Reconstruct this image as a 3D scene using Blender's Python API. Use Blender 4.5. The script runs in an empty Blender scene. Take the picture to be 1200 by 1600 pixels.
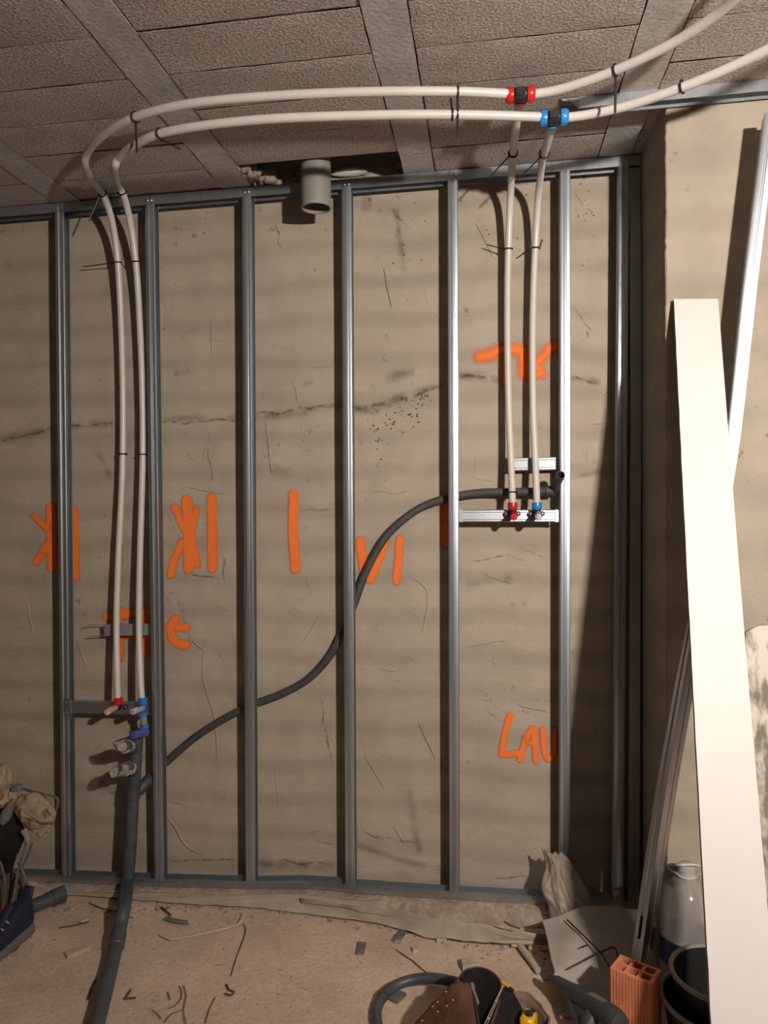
import bpy, bmesh, math, random
from mathutils import Vector, Matrix, noise
random.seed(7)
sc = bpy.context.scene
COL = sc.collection

# ------------------------------------------------------------------ camera
FPX, YAW, PITCH, ROLL = 1165.6, .1397, -.0150, -.0077
CAM = Vector((0, -2.925, 1.56))
_F = Vector((-math.sin(YAW)*math.cos(PITCH), math.cos(YAW)*math.cos(PITCH), math.sin(PITCH)))
_R = Vector((math.cos(YAW), math.sin(YAW), 0))
_U = _R.cross(_F)
_c, _s = math.cos(ROLL), math.sin(ROLL)
_R, _U = _R*_c + _U*_s, _U*_c - _R*_s
cd = bpy.data.cameras.new('camera'); co = bpy.data.objects.new('camera', cd); COL.objects.link(co)
cd.sensor_fit = 'VERTICAL'; cd.sensor_height = 36.0; cd.lens = FPX/1600*36.0; cd.clip_start = .02
m = Matrix((( _R.x, _U.x, -_F.x, CAM.x), (_R.y, _U.y, -_F.y, CAM.y), (_R.z, _U.z, -_F.z, CAM.z), (0, 0, 0, 1)))
co.matrix_world = m
sc.camera = co
# ------------------------------------------------------------------ world, exposure (the lamp itself is built further down)
w = bpy.data.worlds.new('world'); sc.world = w; w.use_nodes = True
w.node_tree.nodes['Background'].inputs[0].default_value = (.5, .55, .62, 1)
w.node_tree.nodes['Background'].inputs[1].default_value = .05
sc.view_settings.view_transform = 'Standard'; sc.view_settings.look = 'None'
sc.view_settings.gamma = 1; sc.view_settings.use_curve_mapping = False
sc.view_settings.exposure = 0.0
LAMP = Vector((1.13, -3.18, 2.24)); LAMP_STRENGTH = 5150; LAMP_COL = (1, .888, .78)

# ------------------------------------------------------------------ geometry helpers
def _ray(x, y): return _F*FPX + _R*(x-600) - _U*(y-800)
def PY(x, y, Y):            # photo pixel -> point on the upright plane y = Y
    d = _ray(x, y); return CAM + d*((Y-CAM.y)/d.y)
def PZ(x, y, Z):            # photo pixel -> point on the level plane z = Z
    d = _ray(x, y); return CAM + d*((Z-CAM.z)/d.z)
def PXX(x, y, X):
    d = _ray(x, y); return CAM + d*((X-CAM.x)/d.x)
V = Vector
def nz(p, s=1.0, o=0.0): return noise.noise(V((p[0]*s+o, p[1]*s+o*.7, p[2]*s-o)))

class MB:
    def __init__(self): self.v = []; self.f = []; self.a = None; self.smooth = 40
    def add(self, vs, fs):
        o = len(self.v); self.v += [V(p) for p in vs]; self.f += [tuple(i+o for i in f) for f in fs]; return self
    def flat(self): self.smooth = None; return self
def box(mb, a, b, bev=0.0):
    bm = bmesh.new(); bmesh.ops.create_cube(bm, size=1)
    for v in bm.verts: v.co = V([(a[i]+b[i])/2 + v.co[i]*(b[i]-a[i]) for i in range(3)])
    if bev: bmesh.ops.bevel(bm, geom=bm.edges[:], offset=bev, segments=1, affect='EDGES')
    return _bm(mb, bm)
def _bm(mb, bm, M=None):
    bm.verts.index_update(); o = len(mb.v)
    mb.v += [(M @ v.co if M else v.co.copy()) for v in bm.verts]
    mb.f += [tuple(v.index+o for v in f.verts) for f in bm.faces]; bm.free(); return mb
def obox(mb, c, ax, ay, az, bev=0.0):   # centre and three half axes
    bm = bmesh.new(); bmesh.ops.create_cube(bm, size=2)
    if bev:
        L = [ax.length, ay.length, az.length]
        for v in bm.verts: v.co = V([v.co[i]*L[i] for i in range(3)])
        bmesh.ops.bevel(bm, geom=bm.edges[:], offset=bev, segments=1, affect='EDGES')
        for v in bm.verts: v.co = V([v.co[i]/L[i] for i in range(3)])
    for v in bm.verts: v.co = V(c) + ax*v.co.x + ay*v.co.y + az*v.co.z
    return _bm(mb, bm)
def spline(pts, n=8, closed=False):
    P = [V(p) for p in pts]; out = []
    N = len(P)
    for i in range(N if closed else N-1):
        if closed: a, b, c, d = P[i-1], P[i], P[(i+1) % N], P[(i+2) % N]
        else: a, b, c, d = P[max(i-1, 0)], P[i], P[i+1], P[min(i+2, N-1)]
        for k in range(n):
            t = k/n
            out.append(.5*((2*b) + (c-a)*t + (2*a-5*b+4*c-d)*t*t + (3*b-a-3*c+d)*t**3))
    if not closed: out.append(P[-1])
    return out
def tube(mb, path, r, n=12, cap=True, closed=False, flat=1.0):
    P = [V(p) for p in path]; N = len(P); rs = r if isinstance(r, (list, tuple)) else [r]*N
    vs = []; fs = []
    up = None
    for i in range(N):
        t = (P[(i+1) % N]-P[i-1]) if closed else (P[min(i+1, N-1)]-P[max(i-1, 0)])
        t.normalize()
        if up is None:
            up = V((0, 0, 1)) if abs(t.z) < .9 else V((0, 1, 0))
        up = (up - t*up.dot(t)).normalized(); sd = t.cross(up)
        for k in range(n):
            a = 2*math.pi*k/n; vs.append(P[i] + (sd*math.cos(a) + up*math.sin(a)*flat)*rs[i])
    for i in range(N if closed else N-1):
        j = (i+1) % N
        for k in range(n):
            k2 = (k+1) % n; fs.append((i*n+k, i*n+k2, j*n+k2, j*n+k))
    if cap and not closed:
        fs.append(tuple(range(n))[::-1]); fs.append(tuple((N-1)*n+k for k in range(n)))
    return mb.add(vs, fs)
def lathe(mb, prof, o, ax, n=20, cap=True):     # prof = [(radius, along)]
    ax = V(ax).normalized(); u = ax.orthogonal().normalized(); w_ = ax.cross(u); o = V(o)
    vs = []; fs = []
    for r, h in prof:
        for k in range(n):
            a = 2*math.pi*k/n; vs.append(o + ax*h + (u*math.cos(a)+w_*math.sin(a))*r)
    for i in range(len(prof)-1):
        for k in range(n):
            k2 = (k+1) % n; fs.append((i*n+k, i*n+k2, (i+1)*n+k2, (i+1)*n+k))
    if cap:
        fs.append(tuple(range(n))[::-1]); fs.append(tuple((len(prof)-1)*n+k for k in range(n)))
    return mb.add(vs, fs)
def hollow(mb, p0, p1, ro, ri, n=20):           # pipe end one can look into
    L = (V(p1)-V(p0)).length
    vs = [(ro, 0), (ro, L), (ri, L), (ri, 0)]
    ax = (V(p1)-V(p0)).normalized(); u = ax.orthogonal().normalized(); w_ = ax.cross(u)
    pts = []; fs = []
    for r, h in vs:
        for k in range(n):
            a = 2*math.pi*k/n; pts.append(V(p0)+ax*h+(u*math.cos(a)+w_*math.sin(a))*r)
    for i in range(4):
        j = (i+1) % 4
        for k in range(n):
            k2 = (k+1) % n; fs.append((i*n+k, i*n+k2, j*n+k2, j*n+k))
    return mb.add(pts, fs)
def sweep(mb, loop, frames):                    # loop of 2-D points; frames = [(origin, xaxis, yaxis)]
    n = len(loop); vs = []; fs = []
    for o, ax, ay in frames: vs += [o + ax*p[0] + ay*p[1] for p in loop]
    for i in range(len(frames)-1):
        for k in range(n):
            k2 = (k+1) % n; fs.append((i*n+k, i*n+k2, (i+1)*n+k2, (i+1)*n+k))
    h = n//2                                    # loop = outer run then inner run back: cap with quads
    for b in (0, (len(frames)-1)*n):
        for k in range(h-1): fs.append((b+k, b+k+1, b+n-2-k, b+n-1-k))
    return mb.add(vs, fs)
def thin(poly, t):                              # open polyline -> thin-walled closed loop
    P = [V((p[0], p[1])) for p in poly]; off = []
    for i in range(len(P)):
        ns = []
        if i: d = (P[i]-P[i-1]).normalized(); ns.append(V((-d.y, d.x)))
        if i < len(P)-1: d = (P[i+1]-P[i]).normalized(); ns.append(V((-d.y, d.x)))
        nrm = sum(ns, V((0, 0))); nrm.normalize(); k = max(nrm.dot(ns[0]), .5)
        off.append(P[i]+nrm*(t/k))
    return [tuple(p) for p in P] + [tuple(p) for p in reversed(off)]
def sheet(mb, fn, nu, nv):                      # fn(u, v) -> point
    vs = [fn(i/nu, j/nv) for j in range(nv+1) for i in range(nu+1)]
    fs = [(j*(nu+1)+i, j*(nu+1)+i+1, (j+1)*(nu+1)+i+1, (j+1)*(nu+1)+i) for j in range(nv) for i in range(nu)]
    return mb.add(vs, fs)
def blob(mb, c, r, amp=.2, fs_=3.0, seed=0, sub=3, rot=None):
    bm = bmesh.new(); bmesh.ops.create_icosphere(bm, subdivisions=sub, radius=1)
    for v in bm.verts:
        k = 1 + amp*noise.noise(v.co*fs_+V((seed, seed*2.3, -seed)))
        p = V((v.co.x*r[0]*k, v.co.y*r[1]*k, v.co.z*r[2]*k))
        if rot: p = rot @ p
        v.co = V(c)+p
    return _bm(mb, bm)

def _mesh(name, mb, mat, base, solid=0):
    me = bpy.data.meshes.new(name)
    me.from_pydata([p-base for p in mb.v], [], mb.f); me.update()
    bm = bmesh.new(); bm.from_mesh(me); bmesh.ops.recalc_face_normals(bm, faces=bm.faces[:]); bm.to_mesh(me); bm.free()
    me.materials.append(mat)
    if mb.smooth is not None:
        me.shade_smooth(); me.set_sharp_from_angle(angle=math.radians(mb.smooth))
    if mb.a is not None:
        at = me.attributes.new('cover', 'FLOAT', 'POINT'); at.data.foreach_set('value', mb.a)
    o = bpy.data.objects.new(name, me); COL.objects.link(o)
    if solid:
        md = o.modifiers.new('thickness', 'SOLIDIFY'); md.thickness = solid; md.offset = 0
    return o
def _base(mbs):
    pts = [p for mb in mbs for p in mb.v]
    xs, ys, zs = zip(*pts); return V(((min(xs)+max(xs))/2, (min(ys)+max(ys))/2, min(zs)))
def make(name, label, cat, parts, group=None, kind=None):
    """parts: [(part name or None for the thing's own mesh, MB, material, [sub-parts], {extras})]"""
    allmb = [p[1] for p in parts]; b = _base(allmb)
    if parts[0][0] is None:
        root = _mesh(name, parts[0][1], parts[0][2], b, parts[0][4] if len(parts[0]) > 4 else 0); rest = parts[1:]
    else:
        root = bpy.data.objects.new(name, None); COL.objects.link(root); root.empty_display_size = .05; rest = parts
    root.location = b
    if label: root['label'] = label
    if cat: root['category'] = cat
    if group: root['group'] = group
    if kind: root['kind'] = kind
    for p in rest:
        o = _mesh(p[0], p[1], p[2], b, p[4] if len(p) > 4 else 0); o.parent = root
        for s in (p[3] if len(p) > 3 and p[3] else []):
            q = _mesh(s[0], s[1], s[2], b); q.parent = o
    return root
def child(name, mb, mat, parent, kind=None, solid=0, label=None):
    o = _mesh(name, mb, mat, parent.location, solid); o.parent = parent
    if kind: o['kind'] = kind
    if label: o['label'] = label
    return o

# ------------------------------------------------------------------ materials
def mat(name, col, rough=.6, metal=0.0, var=.12, scale=6.0, bump=0.0, bscale=40.0, col2=None, spec=.5, stretch=None, trans=0.0, alpha=1.0, fine=0.0, tight=.18):
    M = bpy.data.materials.new(name); M.use_nodes = True; N = M.node_tree; B = N.nodes['Principled BSDF']
    tc = N.nodes.new('ShaderNodeTexCoord'); src = tc.outputs['Object']
    if stretch:
        mp = N.nodes.new('ShaderNodeMapping'); mp.inputs['Scale'].default_value = stretch
        N.links.new(src, mp.inputs['Vector']); src = mp.outputs['Vector']
    n1 = N.nodes.new('ShaderNodeTexNoise'); n1.inputs['Scale'].default_value = scale; n1.inputs['Detail'].default_value = 6; n1.inputs['Roughness'].default_value = .6
    N.links.new(src, n1.inputs['Vector'])
    rp = N.nodes.new('ShaderNodeValToRGB'); c = col; d = col2 or tuple(max(0, x*(1-2*var)) for x in c)
    rp.color_ramp.elements[0].position = .5-tight; rp.color_ramp.elements[1].position = .5+tight
    rp.color_ramp.elements[0].color = (*d, 1); rp.color_ramp.elements[1].color = (*c, 1)
    N.links.new(n1.outputs['Fac'], rp.inputs['Fac']); out = rp.outputs['Color']
    if fine:
        n3 = N.nodes.new('ShaderNodeTexNoise'); n3.inputs['Scale'].default_value = bscale; n3.inputs['Detail'].default_value = 4
        N.links.new(src, n3.inputs['Vector'])
        r3 = N.nodes.new('ShaderNodeMapRange'); r3.inputs['From Min'].default_value = .3; r3.inputs['From Max'].default_value = .7
        r3.inputs['To Min'].default_value = 1-fine; r3.inputs['To Max'].default_value = 1+fine*.5
        N.links.new(n3.outputs['Fac'], r3.inputs['Value'])
        mx = N.nodes.new('ShaderNodeVectorMath'); mx.operation = 'SCALE'
        N.links.new(out, mx.inputs[0]); N.links.new(r3.outputs['Result'], mx.inputs['Scale']); out = mx.outputs['Vector']
    N.links.new(out, B.inputs['Base Color'])
    B.inputs['Roughness'].default_value = rough; B.inputs['Metallic'].default_value = metal
    B.inputs['Specular IOR Level'].default_value = spec
    if trans: B.inputs['Transmission Weight'].default_value = trans
    if alpha < 1: B.inputs['Alpha'].default_value = alpha
    if bump:
        n2 = N.nodes.new('ShaderNodeTexNoise'); n2.inputs['Scale'].default_value = bscale; n2.inputs['Detail'].default_value = 5
        N.links.new(src, n2.inputs['Vector'])
        bp = N.nodes.new('ShaderNodeBump'); bp.inputs['Strength'].default_value = bump; bp.inputs['Distance'].default_value = .01
        N.links.new(n2.outputs['Fac'], bp.inputs['Height']); N.links.new(bp.outputs['Normal'], B.inputs['Normal'])
    return M
def decal(name, col, rough=.75, nscale=30, lo=.25, hi=.6, opacity=1.0):
    M = bpy.data.materials.new(name); M.use_nodes = True; N = M.node_tree; B = N.nodes['Principled BSDF']
    B.inputs['Roughness'].default_value = rough; B.inputs['Specular IOR Level'].default_value = .2
    at = N.nodes.new('ShaderNodeAttribute'); at.attribute_name = 'cover'
    tc = N.nodes.new('ShaderNodeTexCoord')
    n = N.nodes.new('ShaderNodeTexNoise'); n.inputs['Scale'].default_value = nscale; n.inputs['Detail'].default_value = 6
    N.links.new(tc.outputs['Object'], n.inputs['Vector'])
    r = N.nodes.new('ShaderNodeMapRange'); r.inputs['From Min'].default_value = lo; r.inputs['From Max'].default_value = hi
    N.links.new(n.outputs['Fac'], r.inputs['Value'])
    mu = N.nodes.new('ShaderNodeMath'); mu.operation = 'MULTIPLY'
    N.links.new(at.outputs['Fac'], mu.inputs[0]); N.links.new(r.outputs['Result'], mu.inputs[1])
    m2 = N.nodes.new('ShaderNodeMath'); m2.operation = 'MULTIPLY'; m2.inputs[1].default_value = opacity
    N.links.new(mu.outputs[0], m2.inputs[0]); N.links.new(m2.outputs[0], B.inputs['Alpha'])
    hs = N.nodes.new('ShaderNodeMixRGB'); hs.inputs['Color1'].default_value = (*[x*.8 for x in col], 1); hs.inputs['Color2'].default_value = (*col, 1)
    N.links.new(n.outputs['Fac'], hs.inputs['Fac']); N.links.new(hs.outputs['Color'], B.inputs['Base Color'])
    return M
def plaster(name, pale_tone, dark, band, bandper):
    M = bpy.data.materials.new(name); M.use_nodes = True; N = M.node_tree; B = N.nodes['Principled BSDF']; L = N.links
    tc = N.nodes.new('ShaderNodeTexCoord'); src = tc.outputs['Object']
    def nt(s, det=6, st=None):
        n = N.nodes.new('ShaderNodeTexNoise'); n.inputs['Scale'].default_value = s; n.inputs['Detail'].default_value = det; n.inputs['Roughness'].default_value = .62
        if st:
            mp = N.nodes.new('ShaderNodeMapping'); mp.inputs['Scale'].default_value = st; L.new(src, mp.inputs['Vector']); L.new(mp.outputs['Vector'], n.inputs['Vector'])
        else: L.new(src, n.inputs['Vector'])
        return n.outputs['Fac']
    rp = N.nodes.new('ShaderNodeValToRGB'); rp.color_ramp.elements[0].position = .3; rp.color_ramp.elements[1].position = .7
    rp.color_ramp.elements[0].color = (*dark, 1); rp.color_ramp.elements[1].color = (*pale_tone, 1)  # noise mottles the plaster between a pale and a dark tone
    mixn = N.nodes.new('ShaderNodeMath'); mixn.operation = 'MULTIPLY_ADD'; L.new(nt(9, 8), mixn.inputs[0]); mixn.inputs[1].default_value = .55
    half = N.nodes.new('ShaderNodeMath'); half.operation = 'MULTIPLY_ADD'; L.new(nt(2.2), half.inputs[0]); half.inputs[1].default_value = .75; half.inputs[2].default_value = -.15
    L.new(half.outputs[0], mixn.inputs[2]); L.new(mixn.outputs[0], rp.inputs['Fac'])
    # ghosts of the brick courses behind the render
    sep = N.nodes.new('ShaderNodeSeparateXYZ'); L.new(src, sep.inputs[0])
    wob = N.nodes.new('ShaderNodeMath'); wob.operation = 'MULTIPLY_ADD'; L.new(nt(1.3, 2), wob.inputs[0]); wob.inputs[1].default_value = .16; L.new(sep.outputs['Z'], wob.inputs[2])
    sn = N.nodes.new('ShaderNodeMath'); sn.operation = 'MULTIPLY'; L.new(wob.outputs[0], sn.inputs[0]); sn.inputs[1].default_value = 2*math.pi/bandper
    s2 = N.nodes.new('ShaderNodeMath'); s2.operation = 'SINE'; L.new(sn.outputs[0], s2.inputs[0])
    mr = N.nodes.new('ShaderNodeMapRange'); mr.inputs['From Min'].default_value = -.2; mr.inputs['From Max'].default_value = 1; mr.inputs['To Min'].default_value = 0; mr.inputs['To Max'].default_value = band
    L.new(s2.outputs[0], mr.inputs['Value'])
    mm = N.nodes.new('ShaderNodeMath'); mm.operation = 'MULTIPLY'; L.new(mr.outputs['Result'], mm.inputs[0]); L.new(nt(1.7, 3, (1, 1, 3)), mm.inputs[1])
    mx = N.nodes.new('ShaderNodeMixRGB'); L.new(mm.outputs[0], mx.inputs['Fac']); L.new(rp.outputs['Color'], mx.inputs['Color1']); mx.inputs['Color2'].default_value = (*[x*.42 for x in dark], 1)
    # small dark pits and speckles
    pit = N.nodes.new('ShaderNodeMapRange'); pit.inputs['From Min'].default_value = .62; pit.inputs['From Max'].default_value = .70; L.new(nt(22, 3), pit.inputs['Value'])
    pm = N.nodes.new('ShaderNodeMapRange'); pm.inputs['From Min'].default_value = .5; pm.inputs['From Max'].default_value = .62; L.new(nt(3.1, 3), pm.inputs['Value'])
    pp = N.nodes.new('ShaderNodeMath'); pp.operation = 'MULTIPLY'; L.new(pit.outputs['Result'], pp.inputs[0]); L.new(pm.outputs['Result'], pp.inputs[1])
    p2 = N.nodes.new('ShaderNodeMath'); p2.operation = 'MULTIPLY'; L.new(pp.outputs[0], p2.inputs[0]); p2.inputs[1].default_value = .7
    m2 = N.nodes.new('ShaderNodeMixRGB'); L.new(p2.outputs[0], m2.inputs['Fac']); L.new(mx.outputs['Color'], m2.inputs['Color1']); m2.inputs['Color2'].default_value = (*[x*.35 for x in dark], 1)
    L.new(m2.outputs['Color'], B.inputs['Base Color'])
    B.inputs['Roughness'].default_value = .9; B.inputs['Specular IOR Level'].default_value = .2
    b1 = N.nodes.new('ShaderNodeBump'); b1.inputs['Strength'].default_value = .5; b1.inputs['Distance'].default_value = .012; L.new(nt(7, 6, (1, 1, 1.8)), b1.inputs['Height'])
    b2 = N.nodes.new('ShaderNodeBump'); b2.inputs['Strength'].default_value = .25; b2.inputs['Distance'].default_value = .004; L.new(nt(60, 4), b2.inputs['Height']); L.new(b1.outputs['Normal'], b2.inputs['Normal'])
    L.new(b2.outputs['Normal'], B.inputs['Normal'])
    return M
PLAST = plaster('cement_render', (.415, .36, .295), (.325, .28, .228), .42, .148)
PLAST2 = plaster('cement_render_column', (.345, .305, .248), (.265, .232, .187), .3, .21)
BLOCK = mat('pressed_block', (.50, .445, .41), .95, var=.10, scale=4, bump=.4, bscale=130, spec=.15, fine=.5)
JOIST = mat('joist_concrete', (.50, .475, .455), .9, var=.12, scale=7, bump=.25, bscale=70, spec=.2, fine=.16)
MORTAR = mat('mortar', (.42, .35, .285), .95, var=.22, scale=9, bump=.9, bscale=50, spec=.15, fine=.25)
DIRT = mat('dusty_slab', (.64, .495, .395), .95, col2=(.48, .365, .29), scale=3.4, bump=.35, bscale=70, spec=.12, fine=.14)
STEEL = mat('galvanised_steel', (.54, .58, .63), .36, .93, var=.08, scale=3, stretch=(14, 14, 1.2), bump=.04, bscale=30)
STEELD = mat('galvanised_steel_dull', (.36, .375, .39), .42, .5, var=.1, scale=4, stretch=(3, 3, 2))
SCREW = mat('screw_zinc', (.75, .74, .72), .3, 1.0)
WHITEP = mat('white_pipe', (.56, .54, .515), .33, var=.04, scale=9, spec=.5)
REDP = mat('red_plastic', (.52, .018, .02), .28)
BLUEP = mat('blue_plastic', (.025, .22, .58), .28)
PURP = mat('violet_tape', (.10, .09, .36), .4)
BLACKP = mat('black_plastic', (.018, .018, .019), .4)
TAPEW = mat('white_thread_tape', (.62, .57, .52), .5, var=.2, scale=60)
TAPER = mat('red_white_tape', (.66, .55, .5), .5, col2=(.5, .06, .05), scale=55)
TAPEB = mat('blue_white_tape', (.62, .6, .62), .5, col2=(.08, .07, .34), scale=55)
GREYP = mat('grey_drain_pvc', (.26, .25, .225), .5, var=.08, scale=8)
DARKP = mat('dark_drain_pipe', (.075, .083, .098), .42, var=.2, scale=14)
HOSE = mat('dark_flexible_hose', (.062, .060, .060), .55, var=.15, scale=20)
TIE = mat('black_nylon', (.012, .011, .011), .45)
BOARD = mat('plasterboard_white', (.54, .525, .525), .55, var=.012, scale=2)
BOARDE = mat('plasterboard_edge', (.30, .26, .22), .9, var=.2, scale=30)
FORM = mat('smeared_board', (.60, .56, .50), .8, col2=(.20, .17, .14), scale=16, stretch=(1.5, 1, .5), bump=.3, bscale=25, tight=.07)
FILM = mat('dusty_film', (.42, .365, .305), .5, var=.1, scale=14, alpha=.62)
FILM2 = mat('dusty_sheet', (.40, .345, .285), .75, var=.13, scale=12)
SACK = mat('grey_sheet', (.36, .325, .285), .8, var=.1, scale=10, bump=.3, bscale=20)
CLEAR = mat('crinkled_clear_wrap', (.55, .50, .44), .25, var=.25, scale=40, alpha=.8)
PET = mat('clear_bottle', (.42, .40, .38), .12, var=.1, scale=10, alpha=.5)
CAPM = mat('bottle_cap', (.42, .40, .40), .45)
LABELB = mat('blue_label', (.02, .05, .19), .35, var=.2, scale=20)
TERRA = mat('terracotta', (.60, .22, .11), .85, var=.1, scale=14, bump=.2, bscale=80)
LEATHER = mat('brown_leather', (.115, .052, .034), .48, var=.22, scale=16, bump=.3, bscale=60)
LEATHL = mat('tan_suede', (.22, .145, .105), .8, var=.2, scale=22)
CLOTHK = mat('black_canvas', (.017, .015, .015), .85, var=.2, scale=30, spec=.2)
STITCH = mat('pale_stitching', (.46, .40, .33), .8)
YELL = mat('yellow_plastic', (.72, .42, .02), .35)
TOOLM = mat('dark_green_grey_plastic', (.045, .052, .052), .5, var=.2, scale=18)
RUBBER = mat('black_rubber', (.016, .015, .016), .6, var=.2, scale=10, spec=.3)
RIM_LIT = mat('lit_rim_grey', (.24, .225, .21), .6)  # grey stands in for light catching the rims of the black tubs
GLOVE = mat('beige_cloth', (.37, .285, .20), .9, var=.18, scale=18, bump=.3, bscale=60)
RUST = mat('rusty_orange_cloth', (.30, .15, .08), .9, var=.2, scale=18)
WIRE = mat('bare_steel_wire', (.30, .26, .235), .45, .6, var=.2, scale=30)
NAVY = mat('navy_suede', (.014, .019, .044), .75, var=.25, scale=18)
SOLE = mat('grey_sole', (.15, .14, .15), .7, var=.15, scale=16)
WOODW = mat('pale_strip', (.56, .48, .38), .7, var=.1, scale=20)
STONE = mat('pale_stone', (.50, .43, .34), .9, var=.15, scale=25, bump=.4, bscale=60)
CHIPG = mat('grey_chip', (.17, .155, .14), .8, var=.2, scale=25)
TWIG = mat('dark_scrap', (.085, .064, .05), .8)
ORANGE = decal('orange_spray_paint', (.90, .205, .045), nscale=26, lo=.1, hi=.36)
CRACK = decal('dark_crack', (.05, .04, .032), nscale=40, lo=.36, hi=.66, opacity=.42)
STAIN = decal('brown_stain', (.085, .066, .048), nscale=16, lo=.34, hi=.62, opacity=.42)
PRINT = decal('grey_print', (.03, .03, .035), nscale=80, lo=.2, hi=.5, opacity=.75)
WHITEPL = mat('white_filler', (.70, .66, .60), .9)
GLOW = bpy.data.materials.new('lamp_glow'); GLOW.use_nodes = True
_n = GLOW.node_tree; _e = _n.nodes.new('ShaderNodeEmission'); _e.inputs[0].default_value = (*LAMP_COL, 1); _e.inputs[1].default_value = LAMP_STRENGTH
_n.links.new(_e.outputs[0], _n.nodes['Material Output'].inputs[0])

# ------------------------------------------------------------------ the setting
def struct(name, mb, m):
    return make(name, None, None, [(None, mb, m)], kind='structure')
XL, XC, YC, YB, XR, ZC = -3.0, .554, -.47, -4.8, 2.3, 2.80
mb = MB()                                                   # floor, uneven
def floor_z(x, y):
    z = .010*noise.noise(V((x*1.7, y*1.7, 0))) + .004*noise.noise(V((x*8, y*8, 3)))
    return z*min(1, max(0, (-y-.12)*5)) - .004
sheet(mb, lambda u, v: V((XL+(XR-XL)*u, -1.9+1.95*v, floor_z(XL+(XR-XL)*u, -1.9+1.95*v))), 220, 110)
box(mb, (XL, YB, -.08), (XR, -1.89, -.003))
mb.smooth = 60
FLOOR = struct('floor', mb, DIRT)
mb = MB()
sheet(mb, lambda u, v: V((XL+(XC+.05-XL)*u, .004*noise.noise(V((u*9, v*6, 1))), -.05+3.05*v)), 90, 70)
WALL = struct('wall_rear', mb, PLAST)
mb = MB()                                                   # the projecting wall at the right, with a chipped corner
NZ = 300
def corner(z): return V((XC + .003*noise.noise(V((0, 0, z*5))) + .003*noise.noise(V((2, 0, z*47))), YC + .004*noise.noise(V((5, 0, z*11))), z))
vs = []
for j in range(NZ+1):
    z = -.05 + 3.05*j/NZ; c = corner(z); b = .003 + .003*abs(noise.noise(V((7, 1, z*33))))+.006*max(0, noise.noise(V((3, 1, z*12)))-.3)
    vs += [V((XC, .08, z)), V((XC+.002*nz((1, 1, z*4)), -.2, z)), V((XC, YC+.06, z)), V((c.x, c.y+b, z)), V((c.x+b, c.y, z)), V((XC+.07, YC, z)), V((XC+.5, YC+.004*nz((3, 0, z*3)), z)), V((XR, YC, z))]
fs = [(j*8+k, j*8+k+1, (j+1)*8+k+1, (j+1)*8+k) for j in range(NZ) for k in range(7)]
mb.add(vs, fs); mb.smooth = 30
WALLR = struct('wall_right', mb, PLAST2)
DARKW = mat('unseen_wall_dark', (.20, .17, .145), .95, var=.15, scale=5, bump=.4, bscale=20)  # unseen walls, toned dark to hold down bounced light
struct('wall_left', box(MB(), (XL-.1, YB, -.05), (XL, .05, 3.0)), DARKW)
struct('wall_back', box(MB(), (XL, YB-.1, -.05), (XR, YB, 3.0)), DARKW)
struct('wall_side', box(MB(), (XR, YB, -.05), (XR+.1, 0, 3.0)), DARKW)
CEIL = struct('ceiling', box(MB(), (XL, YB, 2.985), (XR, .1, 3.06)), MORTAR)
JX = [-1.685+.7145*k for k in range(-1, 6)]; JX = [x for x in JX if x < XR]
for k, x in enumerate(JX):
    mb = MB(); n = 60
    def jf(s, x=x): return x + s*.0575
    for s0, s1 in ((-1, 1),):
        def fn(u, v, x=x): 
            e = .003*noise.noise(V((u*3, v*40, x*7))) if u in (0, 1) else 0
            return V((x-.0575+.115*u+e, YB+(.08-YB)*v, ZC-.002+.001*noise.noise(V((u*3, v*30, x)))))
        sheet(mb, fn, 6, 120)
    o = len(mb.v); mb.add([V((x-.0575, YB, ZC)), V((x-.0575, .08, ZC)), V((x-.0575, .08, 2.99)), V((x-.0575, YB, 2.99))], [(0, 1, 2, 3)])
    mb.add([V((x+.0575, YB, ZC)), V((x+.0575, .08, ZC)), V((x+.0575, .08, 2.99)), V((x+.0575, YB, 2.99))], [(0, 1, 2, 3)])
    child('joist', mb, JOIST, CEIL)
# pressed blocks in the bays between the joists
edges = [XL-.06] + JX + [XR+.06]
def block_mesh(wd, ln, seed):
    mb = MB(); rnd = random.Random(seed)
    def fn(u, v):
        e = 0
        x = (u-.5)*wd; y = (v-.5)*ln
        if u in (0, 1): x += .003*noise.noise(V((v*9, seed, u)))
        if v in (0, 1): y += .0025*noise.noise(V((u*22, seed, v)))
        ed = min(min(u, 1-u)*wd, min(v, 1-v)*ln)
        return V((x, y, .0012*noise.noise(V((u*5, v*3, seed))) + (.0007 if ed < .001 else 0)))
    us = [0, .005] + [i/14 for i in range(1, 14)] + [.995, 1]; ve = [0, .015, .25, .5, .75, .985, 1]
    n = len(us); mb.add([fn(u, v) for v in ve for u in us], [(j*n+i, j*n+i+1, (j+1)*n+i+1, (j+1)*n+i) for j in range(len(ve)-1) for i in range(n-1)])
    h = .18; a, b = wd/2, ln/2
    mb.add([V((-a, -b, .004)), V((a, -b, .004)), V((a, b, .004)), V((-a, b, .004)), V((-a, -b, h)), V((a, -b, h)), V((a, b, h)), V((-a, b, h))], [(0, 1, 5, 4), (1, 2, 6, 5), (2, 3, 7, 6), (3, 0, 4, 7)])
    mb.smooth = 12
    return mb
PITCHB = .197
cache = {}
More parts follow.
